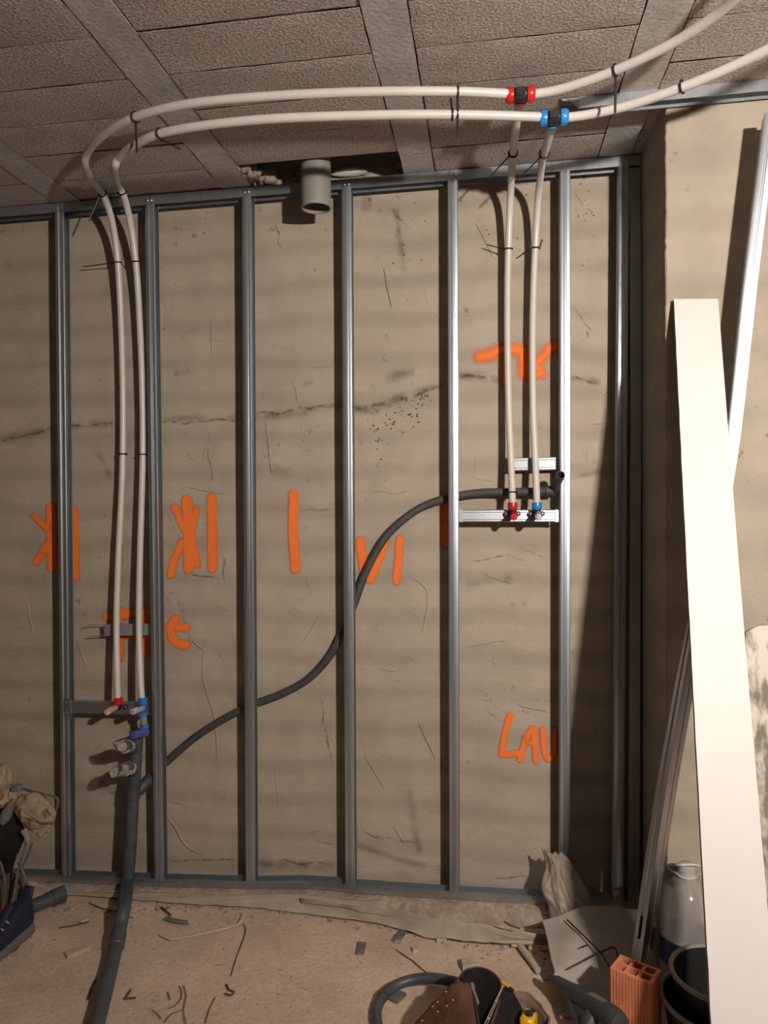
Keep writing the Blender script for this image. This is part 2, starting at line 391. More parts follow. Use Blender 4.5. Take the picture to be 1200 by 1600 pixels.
for i in range(len(edges)-1):
    x0, x1 = edges[i]+.0605, edges[i+1]-.0605
    for k in range(-2, 22):
        y1 = -.272 - PITCHB*k; y0 = y1-PITCHB
        if k == -2: y0, y1 = -.075, .09
        if k == -1: y0 = -.272
        if y1 < YB: continue
        hole = (x0 > -.95 and x1 < -.29)
        if hole and k < 0: continue
        key = (round(x1-x0, 3), round(y1-y0, 3), (k*3+i) % 5)
        if key not in cache:
            bmm = block_mesh(x1-x0-.002, y1-y0-.003, (k*3+i) % 5 + 1); t = _mesh('ceiling_block', bmm, BLOCK, V((0, 0, 0)))
            cache[key] = t.data; bpy.data.objects.remove(t)
        o = bpy.data.objects.new('ceiling_block', cache[key]); COL.objects.link(o); o.parent = CEIL
        o.location = V(((x0+x1)/2, (y0+y1)/2, ZC+random.uniform(-.001, .002))) - CEIL.location
        o.rotation_euler = (random.uniform(-.003, .003), random.uniform(-.002, .002), random.uniform(-.002, .002))
# broken mortar round the opening
mb = MB()
for q, (x, y, z, r) in enumerate(((-.89, -.15, 2.825, .03), (-.895, -.22, 2.82, .02), (-.86, -.05, 2.84, .04), (-.33, -.06, 2.84, .03), (-.74, -.0, 2.86, .03))):
    blob(mb, (x, y, z), (r, r*.9, r*1.1), .6, 2.4, q)
child('mortar_lump', mb, MORTAR, CEIL, label='broken mortar at the rim of the ceiling opening')
mb = MB(); blob(mb, PY(545, 268, -.03), (.07, .02, .014), .3, 2, 3)
child('filler_patch', mb, WHITEPL, CEIL, label='white filler left in the ceiling opening')
# trowel ridges and cracks in the render
def ribbon(mb, pts, wd, nrm, lift=.0012):   # soft-edged flat line
    if mb.a is None: mb.a = []
    P = [V(p) for p in pts]; n = len(P); o = len(mb.v); nrm = V(nrm)
    for i in range(n):
        t = (P[min(i+1, n-1)]-P[max(i-1, 0)]).normalized(); s = t.cross(nrm).normalized()
        e = min(1, min(i, n-1-i)/max(1, n*.12))
        for k, al in ((-1, 0), (-.45, 1), (.45, 1), (1, 0)):
            mb.v.append(P[i]+s*(k*wd*(.4+.6*e))+nrm*lift); mb.a.append(al*(.35+.65*e))
    for i in range(n-1):
        for k in range(3): mb.f.append((o+i*4+k, o+i*4+k+1, o+(i+1)*4+k+1, o+(i+1)*4+k))
    return mb
def wiggle(a, b, amp, n=24, seed=0):
    a, b = V(a), V(b); d = b-a; s = d.cross(V((0, 1, 0))).normalized(); L = d.length
    return [a + d*(i/n) + s*amp*noise.noise(V((i/n*L*14, seed, 0))) + s*amp*.22*noise.noise(V((i/n*L*50, seed, 5))) for i in range(n+1)]
NW = V((0, -1, 0))
for q, (x0, y0, x1, y1, amp, wd) in enumerate(((250, 661, 383, 655, 5, 2.2), (399, 648, 530, 632, 6, 3), (551, 638, 612, 632, 7, 4), (612, 630, 694, 600, 5, 2.6), (430, 345, 440, 388, 8, 1.6), (345, 862, 352, 910, 8, 2),
        (262, 893, 345, 905, 6, 1.8), (275, 930, 300, 1010, 8, 1.4), (253, 786, 295, 868, 0.5, 1.3), (735, 878, 800, 866, 4, 1.6), (757, 898, 802, 914, 2, 1.5), (0, 690, 88, 668, 5, 2), (105, 668, 180, 660, 5, 1.8), (718, 590, 775, 588, 5, 3),
        (845, 592, 880, 598, 4, 2), (893, 588, 938, 602, 5, 2.2), (500, 1090, 520, 1200, 9, 1.8), (520, 1290, 655, 1320, 6, 1.8), (430, 1345, 520, 1350, 5, 2.2), (265, 1345, 370, 1342, 5, 2.4), (770, 1372, 830, 1370, 4, 1.6),
        (895, 480, 925, 520, 8, 1.3), (895, 300, 930, 340, 9, 1.4), (455, 590, 470, 640, 5, 1.3), (320, 690, 335, 760, 8, 1.5), (575, 770, 640, 768, 5, 1.4), (470, 800, 520, 795, 5, 1.3), (610, 325, 640, 360, 8, 1.4), (820, 860, 860, 874, 4, 1.4), (755, 1105, 775, 1120, 5, 1.2))):
    s = PY(x0, y0, 0).x; k = 1/400
    mb = MB(); ribbon(mb, wiggle(PY(x0, y0, -.004), PY(x1, y1, -.004), amp*k, 26, q), wd*k, NW)
    child('plaster_crack', mb, CRACK, WALL)
for q, (pts, r) in enumerate((([(255, 1265), (275, 1295), (290, 1320), (315, 1335)], 2.2), ([(320, 1000), (318, 1060), (335, 1120), (340, 1190)], 1.8), ([(300, 1000), (318, 1015)], 2.5), ([(420, 350), (425, 358), (438, 362), (436, 378), (445, 392)], 2.2),
        ([(640, 900), (668, 925), (660, 990)], 1.6), ([(500, 960), (470, 1010)], 1.6), ([(730, 1010), (790, 1000)], 1.8), ([(810, 1102), (858, 1112)], 2.2), ([(615, 1290), (632, 1318)], 1.8), ([(430, 1200), (436, 1260)], 1.6), ([(120, 1000), (135, 1040)], 1.5),
        ([(40, 930), (52, 990)], 1.5), ([(330, 500), (332, 560)], 1.4), ([(430, 450), (428, 540)], 1.4), ([(600, 420), (612, 480)], 1.3), ([(745, 350), (770, 400)], 1.2), ([(655, 1130), (680, 1185)], 1.6), ([(570, 1180), (600, 1230)], 1.5), ([(415, 655), (425, 740)], 1.4), ([(290, 760), (350, 772)], 1.6))):
    mb = MB(); P = [PY(x, y, -.002) for x, y in pts]; P = spline(P, 8)
    P = [p+V((.003*nz(p, 30, q), 0, .003*nz(p, 30, q+9))) for p in P]
    tube(mb, P, [.0012+r/400*.55*math.sin(math.pi*i/(len(P)-1))**.5 for i in range(len(P))], 6, flat=1)
    child('plaster_ridge', mb, PLAST, WALL)
# flat marks by distance to strokes: orange spray paint, stains
def marks(strokes, Y, soft=3.0, step=1.6, lift=0.006):
    """strokes: [(points, width)] in photo pixels on the rear wall; returns a flat mesh with a soft cover value"""
    xs = [p[0] for s in strokes for p in s[0]]; ys = [p[1] for s in strokes for p in s[0]]; pad = max(s[1] for s in strokes)/2+soft+2
    x0, x1, y0, y1 = min(xs)-pad, max(xs)+pad, min(ys)-pad, max(ys)+pad
    nx, ny = int((x1-x0)/step)+1, int((y1-y0)/step)+1
    def cov(x, y):
        best = 0
        for pts, wd in strokes:
            op = 1.0
            ww = wd/2 + 1.0*noise.noise(V((x*.11, y*.11, wd)))
            for i in range(max(1, len(pts)-1)):
                ax, ay = pts[i]; bx, by = pts[min(i+1, len(pts)-1)]
                dx, dy = bx-ax, by-ay; L = dx*dx+dy*dy
                t = 0 if L == 0 else max(0, min(1, ((x-ax)*dx+(y-ay)*dy)/L))
                d = math.hypot(x-ax-dx*t, y-ay-dy*t)
                c = max(0, min(1, (ww+soft*.5-d)/soft)); best = max(best, c*c*(3-2*c))
        return best
    G = [[cov(x0+i*step, y0+j*step) for i in range(nx+1)] for j in range(ny+1)]
    mb = MB(); mb.a = []; idx = {}
    def vid(i, j):
        if (i, j) not in idx:
            idx[(i, j)] = len(mb.v); mb.v.append(PY(x0+i*step, y0+j*step, Y-lift)); mb.a.append(G[j][i])
        return idx[(i, j)]
    for j in range(ny):
        for i in range(nx):
            if G[j][i] or G[j][i+1] or G[j+1][i] or G[j+1][i+1]:
                mb.f.append((vid(i, j), vid(i+1, j), vid(i+1, j+1), vid(i, j+1)))
    mb.smooth = None
    return mb
SPRAY = [
 ('orange spray K shape and bar behind the leftmost stud', [([(80, 793), (81, 886)], 16), ([(54, 807), (74, 826)], 10), ([(57, 878), (73, 852)], 12), ([(116, 796), (117, 886), (118, 902)], 13)]),
 ('orange spray star shape beside a bar', [([(292, 782), (295, 830), (295, 888)], 17), ([(273, 792), (289, 830)], 11), ([(307, 796), (299, 842)], 10), ([(284, 848), (272, 875), (267, 898)], 12), ([(299, 830), (308, 882)], 12), ([(331, 778), (332, 888)], 15)]),
 ('single orange spray bar', [([(459, 773), (458, 830), (462, 888)], 15)]),
 ('orange spray N shape crossed by the hose', [([(563, 846), (569, 893)], 14), ([(601, 846), (588, 880), (579, 905)], 15), ([(625, 842), (620, 908)], 12)]),
 ('short orange spray bar left of a stud', [([(694, 792), (697, 848)], 14)]),
 ('orange sprayed letters behind the left water pipes', [([(166, 964), (196, 958)], 12), ([(191, 957), (196, 960)], 15), ([(200, 959), (236, 956)], 12), ([(186, 960), (190, 1028)], 10), ([(228, 960), (228, 1020)], 11), ([(170, 999), (205, 995)], 6), ([(275, 967), (266, 981), (269, 997), (279, 1006), (290, 1008)], 14), ([(280, 981), (291, 980)], 13)]),
 ('blurred orange sprayed letters behind the right water pipes', [([(750, 557), (764, 555), (785, 545), (800, 545), (812, 548)], 16), ([(788, 548), (790, 600)], 9), ([(818, 548), (820, 584)], 17), ([(824, 588), (846, 582), (838, 570), (858, 546), (868, 541)], 14)]),
 ('orange sprayed letters LAV', [([(797, 1118), (791, 1140), (786, 1163), (783, 1179), (814, 1177), (813, 1186), (822, 1152), (831, 1139)], 10), ([(834, 1139), (836, 1162), (838, 1189)], 10), ([(826, 1161), (838, 1162)], 5), ([(848, 1140), (851, 1178), (858, 1187), (866, 1178), (866, 1142)], 9)]),
]
for i, (lb, st) in enumerate(SPRAY):
    child('spray_mark', marks(st, 0, 17.0 if i == 6 else 4.2), ORANGE, WALL, label=lb)
for st, sf in (([([(399, 650), (450, 648), (530, 634)], 8), ([(551, 636), (580, 642), (620, 622), (694, 600)], 9)], 16), ([([(250, 655), (385, 652)], 5)], 12), ([([(0, 688), (88, 668), (180, 660)], 8)], 16), ([([(720, 585), (745, 588), (775, 590)], 12)], 16),
        ([([(895, 590), (935, 598)], 8)], 14), ([([(275, 584), (292, 580)], 6)], 8), ([([(475, 600), (485, 598)], 4)], 8), ([([(610, 588), (640, 580)], 10)], 18), ([([(410, 1350), (520, 1352)], 8)], 14), ([([(560, 1322), (690, 1362)], 5)], 14), ([([(640, 1240), (655, 1330)], 6)], 18),
        ([([(430, 735), (450, 738)], 8)], 16), ([([(620, 330), (632, 420)], 5)], 12), ([([(896, 745), (935, 738)], 5)], 10), ([([(735, 912), (795, 905)], 6)], 14), ([([(150, 700), (170, 740)], 5)], 16)):
    child('damp_stain', marks(st, 0, sf, 3.0, .0045), STAIN, WALL)
mb = MB(); rnd = random.Random(3)
for k in range(90):
    t = rnd.random(); x = 575+t*95+rnd.gauss(0, 8); y = 640-(t*28)+abs(rnd.gauss(0, 1))*38*(1.1-t*.6)
    p = PY(x, y, 0); r = rnd.uniform(.0012, .0045); blob(mb, p-V((0, .0035, 0)), (r, .001, r*.8), .3, 2, k, 1)
child('render_pits', mb, TWIG, WALL, kind='stuff')
SCR = decal('pale_scratch', (.52, .46, .38), nscale=60, lo=.3, hi=.6, opacity=.5)
for mt, cnt in ((SCR, 90), (CRACK, 70)):
    mb = MB(); mb.a = []
    for k in range(cnt):
        x, y = rnd.uniform(0, 950), rnd.uniform(330, 1350); an = rnd.choice([rnd.gauss(1.5, .3), rnd.gauss(.2, .4)]); L = rnd.uniform(8, 45)
        ribbon(mb, wiggle(PY(x, y, -.0042), PY(x+math.cos(an)*L, y+math.sin(an)*L, -.0042), rnd.uniform(.002, .012), 10, k), rnd.uniform(.0012, .003), NW)
    child('trowel_scratches', mb, mt, WALL, kind='stuff')
mb = MB()
for k in range(60):
    x = rnd.choice([rnd.gauss(915, 12), rnd.gauss(640, 14), rnd.gauss(790, 30)]); y = {0: rnd.uniform(275, 340), 1: rnd.uniform(330, 420)}[rnd.randint(0, 1)]
    p = PY(x, y, 0); r = rnd.uniform(.0012, .004); blob(mb, p-V((0, .0035, 0)), (r, .001, r*.8), .3, 2, k, 1)
child('render_pits', mb, TWIG, WALL, kind='stuff')

def PROJ(p):
    d = V(p)-CAM; k = d.dot(_F); return (600+FPX*d.dot(_R)/k, 800-FPX*d.dot(_U)/k)
TILT = .014
CEIL.rotation_euler = (0, -TILT, 0)
def ceil_z(x): return ZC + TILT*(x-CEIL.location.x)
X_, Y_, Z_ = V((1, 0, 0)), V((0, 1, 0)), V((0, 0, 1))

# ------------------------------------------------------------------ work light on a tripod (behind and right of the camera, outside the frame)
ln = V((-.10, 1, -.07)).normalized(); lx = ln.cross(Z_).normalized(); lu = lx.cross(ln).normalized()
pan = MB(); obox(pan, LAMP, lx*.055, ln*.002, lu*.038)
hou = MB(); obox(hou, LAMP-ln*.030, lx*.075, ln*.024, lu*.055, .006)
frm = MB()  # hood walls added round the panel to narrow the beam
for s_ in (-1, 1):
    obox(frm, LAMP+lx*s_*.066+ln*.010, lx*.008, ln*.018, lu*.055, .002); obox(frm, LAMP+lu*s_*.047+ln*.006, lx*.058, ln*.012, lu*.008, .002)
yok = MB(); tube(yok, [LAMP-ln*.03+lx*.08, LAMP-ln*.03+lx*.085-lu*.085, LAMP-ln*.03-lx*.085-lu*.085, LAMP-ln*.03-lx*.08], .006, 8)
lb_ = V((LAMP.x-ln.x*.03, LAMP.y-ln.y*.03, 0))
pol = MB(); tube(pol, [lb_+V((0, 0, .55)), lb_+V((0, 0, LAMP.z-.085))], .014, 12)
lparts = [('panel', pan.flat(), GLOW), ('housing', hou, BLACKP), ('bezel', frm, BLACKP), ('yoke', yok, BLACKP), ('pole', pol, BLACKP)]
for k in range(3):
    an = 2*math.pi*k/3+.4; lg = MB(); tube(lg, [lb_+V((0, 0, .75)), lb_+V((math.cos(an)*.45, math.sin(an)*.45, .008))], .009, 8); lparts.append(('leg', lg, BLACKP))
make('work_light', 'work light on a black tripod standing behind the viewer to the right', 'lamp', lparts)

# ------------------------------------------------------------------ steel frame
FY = -.100
H = .018
CSEC = [(H, .008), (H, .0022), (H*.93, .0008), (H*.82, .0003), (.0060, 0), (.0042, .0022), (.0016, .0052), (-.0016, .0052), (-.0042, .0022), (-.0060, 0), (-H*.82, .0003), (-H*.93, .0008), (-H, .0022), (-H, .016), (-H+.003, .019), (-H+.003, .027), (-H, .030), (-H, .046), (H, .046), (H, .039)]
CLOOP = thin(CSEC, .0009)
def screw(p, nrm=V((0, -1, 0)), r=.0042):
    mb = MB(); lathe(mb, [(r*.5, -.003), (r, 0), (r, .0012), (r*.55, .0026)], p, nrm, 10); return mb
STUDS = [((92, 322), (103, 1368), 'leftmost galvanised steel stud, behind the beige cloth heap at its foot'),
 ((233, 310), (248, 1376), 'galvanised steel stud just right of the two left water pipes'),
 ((385, 297), (391, 1380), 'galvanised steel stud between the star mark and the single orange bar'),
 ((541, 285), (547, 1386), 'galvanised steel stud right of the grey pipe in the ceiling opening'),
 ((707, 268), (710, 1397), 'galvanised steel stud at the left end of the cross channel with red and blue fittings'),
 ((883, 256), (883, 1407), 'bright galvanised steel stud right of the LAV letters'),
 ((976, 250), (966, 1413), 'galvanised steel stud second from the projecting wall corner, half in shadow')]
for (tx, ty), (bx, by), lb in STUDS:
    t = PY(tx, ty-2, FY); b = PY(bx, by, FY)
    mb = MB(); sweep(mb, CLOOP, [(b, X_, Y_), (b.lerp(t, .5), X_, Y_), (t, X_, Y_)]); mb.smooth = 28
    parts = [(None, mb, STEEL)]
    for s in (-1, 1): parts.append(('screw', screw(t+V((s*.008, -.0005, -.012))), SCREW))
    make('steel_stud', lb, 'stud', parts, group='studs of the partition frame')
# ceiling track and floor track
def track(name, label, pts, up, fl=.030, dp=.046, group=None, y0=0.0, m=STEEL, extra=None):
    s = -1 if up else 1
    loop = thin([(0, s*fl), (0, 0), (dp, 0), (dp, s*fl)], .0009)
    mb = MB(); sweep(mb, loop, [(p, Y_, Z_) for p in pts]); mb.smooth = 20
    return make(name, label, 'track', [(None, mb, m)] + (extra or []), group=group)
TY = FY + .0015
pts = [V((x, TY, ceil_z(x)-.006)) for x in (-2.95, -1.5, -.5, .552)]
track('ceiling_track', 'long galvanised channel along the ceiling joining the tops of all the studs', pts, True, .036)
FT = [(-80, 1373), (100, 1379), (250, 1385), (391, 1389), (470, 1388), (517, 1391), (547, 1395), (598, 1398), (710, 1405), (850, 1413), (1002, 1421)]
FTP = [PY(x, y, TY) for x, y in FT]
def tz(x):
    P = FTP
    if x <= P[0].x: return P[0].z
    for a, b in zip(P, P[1:]):
        if x <= b.x: return a.z+(b.z-a.z)*(x-a.x)/(b.x-a.x)
    return P[-1].z
track('floor_track', 'galvanised floor channel run from the left edge under four studs', FTP[:6], False, .030, group='floor channel lengths')
track('floor_track', 'short raised length of floor channel under the fourth stud', [p+V((0, -.0012, .001)) for p in FTP[5:8]], False, .031, group='floor channel lengths')
track('floor_track', 'floor channel run from the fourth stud to the right corner, ending behind the crumpled film', FTP[7:], False, .030, group='floor channel lengths')
# channel lengths against the projecting wall
WL = [((997, 262), (999, 366), 0, 'uppermost dark channel length against the side of the projecting wall'), ((999, 366), (996, 491), -.002, 'second channel length from the top beside the projecting wall, with faint print'),
      ((996, 491), (994, 626), -.004, 'third channel length from the top beside the projecting wall, with faint print'), ((994, 626), (990, 1410), -.006, 'long lowest channel length beside the projecting wall corner')]
for i, ((tx, ty), (bx, by), dy, lb) in enumerate(WL):
    t = PY(tx, ty, FY+dy); b = PY(bx, by, FY+dy)
    t.x = min(t.x, XC-.022); b.x = min(b.x, XC-.022)
    mb = MB(); loop = thin([(-.018, .046), (-.018, 0), (.018, 0), (.018, .046)][::-1], .0011)
    sweep(mb, loop, [(b, X_, Y_), (t, X_, Y_)]); mb.smooth = 20
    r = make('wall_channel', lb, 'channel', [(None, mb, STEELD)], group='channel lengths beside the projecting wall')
    if i in (1, 2, 3):
        pr = MB(); pr.a = []
        y0, y1 = ((425, 480), (520, 610), (636, 700))[i-1]
        c0, c1 = PY((tx+bx)/2, y0, FY+dy-.0005), PY((tx+bx)/2, y1, FY+dy-.0005); c0.x = c1.x = t.x+.002
        ribbon(pr, [c0.lerp(c1, j/12) for j in range(13)], .0045, NW, .0004)
        if pr.v: child('printed_text', pr, PRINT, r)

# cross channels (noggings)
def nog(x0, x1, y, hpx, Y, label, tabs=(1, 1), m=STEEL, fork=False):
    a, b = PY(x0, y[0], Y), PY(x1, y[1], Y); h = hpx/412/2
    sec = [(.026, -h), (.002, -h), (0, -h+.003), (0, -h*.62), (.0015, -h*.54), (.0015, h*.54), (0, h*.62), (0, h-.003), (.002, h), (.026, h)]
    loop = thin(sec[::-1], .0009)
    fr = []
    mb = MB(); d = (b-a)
    a2 = a
    if fork:
        a2 = a.lerp(b, .3)
    sweep(mb, loop, [(a2, Y_, Z_), (b, Y_, Z_)]); mb.smooth = 20
    parts = [(None, mb, m)]
    if fork:    # cut back web leaves two flange strips, the upper one bent
        f1 = MB(); tube(f1, [a2+V((0, .013, h-.002)), a2.lerp(a, .6)+V((0, .010, h)), a+V((.002, .005, h-.004))], .0035, 6, flat=.5)
        f2 = MB(); tube(f2, [a2+V((0, .013, -h+.001)), a+V((.012, .013, -h-.002))], .0035, 6, flat=.5)
        parts += [('flange_strip', f1, m), ('flange_strip', f2, m)]
    for s, p in ((tabs[0], a), (tabs[1], b)):
        if s:
            dirx = 1 if p is a else -1
            tb = MB(); box(tb, (p.x-.001, p.y-.0022, p.z-h), (p.x+.001+dirx*.013, p.y-.0008, p.z+h)); parts.append(('end_tab', tb.flat(), m))
    return make('cross_channel', label, 'channel', parts)
nog(717, 873, (806, 806), 19, FY+.001, 'steel cross channel carrying the red and blue fittings between two studs')
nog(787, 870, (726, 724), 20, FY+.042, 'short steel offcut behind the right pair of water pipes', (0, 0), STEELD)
nog(106, 232, (1105, 1108), 20, FY+.001, 'steel cross channel behind the taped fittings on the left', (1, 0))
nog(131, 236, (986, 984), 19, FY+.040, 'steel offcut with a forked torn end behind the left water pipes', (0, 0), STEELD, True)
# clamp collar of the left cross channel on the stud
a = PY(107, 1105, FY-.004)
mb = MB(); box(mb, (a.x-.018, a.y-.002, a.z-.036), (a.x+.012, a.y, a.z+.036), .001)
make('stud_clip', 'small folded steel clip on the leftmost stud at the cross channel', 'clip', [(None, mb.flat(), STEEL), ('screw', screw(a+V((-.006, -.002, .02))), SCREW), ('screw', screw(a+V((-.006, -.002, -.02))), SCREW)])

# short ceiling channel in front of the projecting wall
q0, q1 = PZ(878, 154, ceil_z(.2)-.002), PZ(1260, 143, ceil_z(1.0)-.002)
mb = MB(); fl = .034
loop = thin([(0, -fl), (0, 0), (.046, 0), (.046, -fl)], .001)
d = (q1-q0); fr = [(q0.lerp(q1, t), Y_, Z_) for t in (.07, .5, 1, 2.1)]
fr = [(V((p[0].x, q0.y+(q1.y-q0.y)*0, ceil_z(p[0].x)-.003)), Y_, Z_) for p in fr]
sweep(mb, loop, fr); mb.smooth = 20
e0 = fr[0][0]
tb = MB()                                                   # snipped end: the web runs on, the flange curves up to it
cur = [V((e0.x, e0.y, e0.z-fl)), V((e0.x-.012, e0.y, e0.z-fl*.72)), V((e0.x-.026, e0.y, e0.z-fl*.38)), V((e0.x-.05, e0.y, e0.z-fl*.2)), V((e0.x-.056, e0.y, e0.z)), V((e0.x, e0.y, e0.z))]
n = len(cur); tb.add(cur + [p+V((0, .0012, 0)) for p in cur], [tuple(range(n)), tuple(range(n, 2*n))[::-1]] + [(i, (i+1) % n, n+(i+1) % n, n+i) for i in range(n)])
box(tb, (e0.x-.056, e0.y, e0.z-.001), (e0.x, e0.y+.046, e0.z))
box(tb, (e0.x-.056, e0.y+.045, e0.z-fl), (e0.x, e0.y+.046, e0.z))
make('ceiling_channel', 'galvanised channel with a snipped end on the ceiling before the projecting wall', 'channel', [(None, mb, STEEL), ('snipped_end', tb.flat(), STEELD), ('screw', screw(e0+V((.01, .01, -.001)), V((0, 0, -1))), SCREW)])

# ------------------------------------------------------------------ water pipes
PR = .0128
def path(pts, n=8):
    P = []
    for p in pts:
        P.append(PY(p[0], p[1], p[3]) if p[2] == 'y' else PZ(p[0], p[1], p[3]))
    return spline(P, n)
HZ, CZ = 2.725, 2.665
hot_l = path([(800, 147, 'z', HZ), (715, 143, 'z', HZ), (600, 143, 'z', HZ), (480, 147, 'z', HZ), (370, 154, 'z', HZ), (285, 164, 'z', HZ), (212, 183, 'z', HZ), (162, 211, 'z', HZ), (137, 238, 'z', HZ), (133, 258, 'z', 2.715), (144, 283, 'y', -.33), (162, 306, 'y', -.215), (176, 350, 'y', -.135), (184, 410, 'y', -.09),
              (189, 500, 'y', -.065), (192, 620, 'y', -.06), (191, 740, 'y', -.06), (185, 870, 'y', -.07), (182, 970, 'y', -.087), (183, 1050, 'y', -.117), (184, 1096, 'y', -.136)])
cold_l = path([(848, 183, 'z', CZ), (760, 180, 'z', CZ), (650, 179, 'z', CZ), (540, 181, 'z', CZ), (420, 186, 'z', CZ), (320, 196, 'z', CZ), (250, 209, 'z', CZ), (212, 226, 'z', CZ), (187, 246, 'z', CZ), (179, 264, 'z', 2.655), (184, 286, 'y', -.29), (194, 308, 'y', -.205), (204, 350, 'y', -.13), (212, 409, 'y', -.09),
              (217, 480, 'y', -.068), (222, 600, 'y', -.06), (223, 710, 'y', -.06), (219, 855, 'y', -.07), (217, 962, 'y', -.087), (219, 1050, 'y', -.117), (222, 1096, 'y', -.136)])
HT, CT = PZ(813, 148, HZ), PZ(865, 184, CZ)                 # the two tees
hot_d = path([(813, 148, 'y', HT.y), (811, 168, 'y', HT.y+.085), (806, 200, 'y', HT.y+.19), (801, 245, 'y', -.31), (798, 300, 'y', -.145), (795, 370, 'y', -.082), (793, 450, 'y', -.064), (793, 540, 'y', -.064), (795, 640, 'y', -.074), (798, 710, 'y', -.092), (800, 760, 'y', -.115), (801, 792, 'y', -.134)])
cold_d = path([(865, 184, 'y', CT.y), (861, 202, 'y', CT.y+.075), (854, 227, 'y', CT.y+.18), (847, 255, 'y', -.31), (842, 300, 'y', -.155), (838, 360, 'y', -.088), (834, 440, 'y', -.066), (832, 540, 'y', -.064), (833, 640, 'y', -.074), (836, 710, 'y', -.092), (838, 760, 'y', -.115), (839, 792, 'y', -.134)])
hot_r = path([(828, 148, 'z', HZ), (870, 141, 'z', HZ), (925, 124, 'z', HZ), (985, 100, 'z', HZ), (1050, 68, 'z', HZ), (1105, 33, 'z', HZ), (1145, 0, 'z', HZ), (1200, -60, 'z', HZ)])
cold_r = path([(882, 184, 'z', CZ), (920, 179, 'z', CZ), (975, 167, 'z', CZ), (1040, 146, 'z', CZ), (1110, 119, 'z', CZ), (1180, 87, 'z', CZ), (1260, 45, 'z', CZ), (1330, 0, 'z', CZ)])
for P_ in (hot_r, cold_r):                                  # run on past the frame
    t_ = (P_[-1]-P_[-3]).normalized(); e_ = P_[-1]
    P_ += [e_+t_*(.15*k)+V((.004*k*k, 0, 0)) for k in range(1, 6)]
def pipe(P, label):
    mb = MB(); tube(mb, P, PR, 16); mb.smooth = 60
    return make('water_pipe', label, 'pipe', [(None, mb, WHITEP)], group='white plastic water pipes')
pipe(hot_l, 'outer white water pipe looping from the red tee down to the red left fitting')
pipe(cold_l, 'inner white water pipe looping from the blue tee down to the blue left fitting')
pipe(hot_d, 'white water pipe dropping from the red tee to the red fitting on the cross channel')
pipe(cold_d, 'white water pipe dropping from the blue tee to the blue fitting on the cross channel')
pipe(hot_r, 'white water pipe leaving the red tee to the upper right')
pipe(cold_r, 'white water pipe leaving the blue tee to the right edge')
def tee(c, ex, dn, m, label):
    ex = V(ex).normalized(); dn = V(dn).normalized(); c = V(c)
    body = MB(); lathe(body, [(.019, -.017), (.0205, -.012), (.0205, .012), (.019, .017)], c, ex, 18); lathe(body, [(.018, 0), (.018, .03)], c, dn, 16)
    rib = MB(); obox(rib, c+V((0, -.0205, 0)), ex*.014, V((0, .003, 0)), V((0, 0, .012)), .002)
    parts = [('body', body, BLACKP, [('moulded_rib', rib.flat(), BLACKP)])]
    for s, a in ((1, ex), (-1, ex), (1, dn)):
        k = MB(); o = c + a*s*.018
        lathe(k, [(.0185, 0), (.0215, .002), (.0225, .010), (.0215, .020), (.0175, .024), (.0135, .0245)], o, a*s, 20)
        parts.append(('collar', k, m))
    make('pipe_tee', label, 'fitting', parts)
c = HT; tee(c, X_+V((0, .02, 0)), (hot_d[3]-c), REDP, 'tee with red collars joining two pipes at the ceiling')
c = CT; tee(c, X_+V((0, .02, 0)), (cold_d[3]-c), BLUEP, 'tee with blue collars joining two pipes at the ceiling')
# end fittings
def fitting(label, top, tip0, tip1, m, plugm, r=.0125, lugs=True):
    k = MB(); lathe(k, [(.0135, .026), (.0175, .024), (.0185, .014), (.0185, .004), (.016, 0)], top, (0, 0, 1), 18)
    b = MB(); t0, t1 = V(tip0), V(tip1); tube(b, spline([V(top)+V((0, 0, .004)), V(top)+V((0, 0, -.01)), t0], 5), .0145, 14)
    parts = [('body', b, BLACKP if lugs else m), ('collar', k, m)]
    if lugs:
        for s in (-1, 1):
            g = MB(); lathe(g, [(.009, 0), (.009, .006)], V(top)+V((s*.021, .022, -.016)), (0, -1, 0), 12); parts.append(('fixing_lug', g, BLACKP))
            parts.append(('screw', screw(V(top)+V((s*.021, .016, -.016))), SCREW))
    p = MB(); L = (t1-t0).length; d = t1-t0
    prof = [(r*.9, -.004)]
    nr = 7
    for i in range(nr):
        h = L*i/nr; prof += [(r, h), (r*1.12, h+L/nr*.5)]
    prof += [(r, L), (r*.6, L+.001)]
    lathe(p, prof, t0, d, 14); parts.append(('plug', p, plugm))
    make('pipe_elbow', label, 'fitting', parts)
t = PY(801, 796, -.134); fitting('red elbow with a red plug on the cross channel', t, PY(803, 803, -.142), PY(803, 808, -.20), REDP, REDP, .0115)
t = PY(839, 796, -.134); fitting('blue elbow with a whitish plug on the cross channel', t, PY(841, 803, -.142), PY(841, 808, -.20), BLUEP, TAPEB, .0115)
t = PY(185, 1100, -.136); fitting('red elbow with a red and white taped plug on the left', t, PY(181, 1105, -.145), PY(167, 1113, -.225), REDP, TAPER, .0115)
t = PY(223, 1100, -.136); fitting('blue elbow with a blue and white taped plug on the left', t, PY(222, 1107, -.145), PY(207, 1112, -.215), BLUEP, TAPEB, .0115, False)
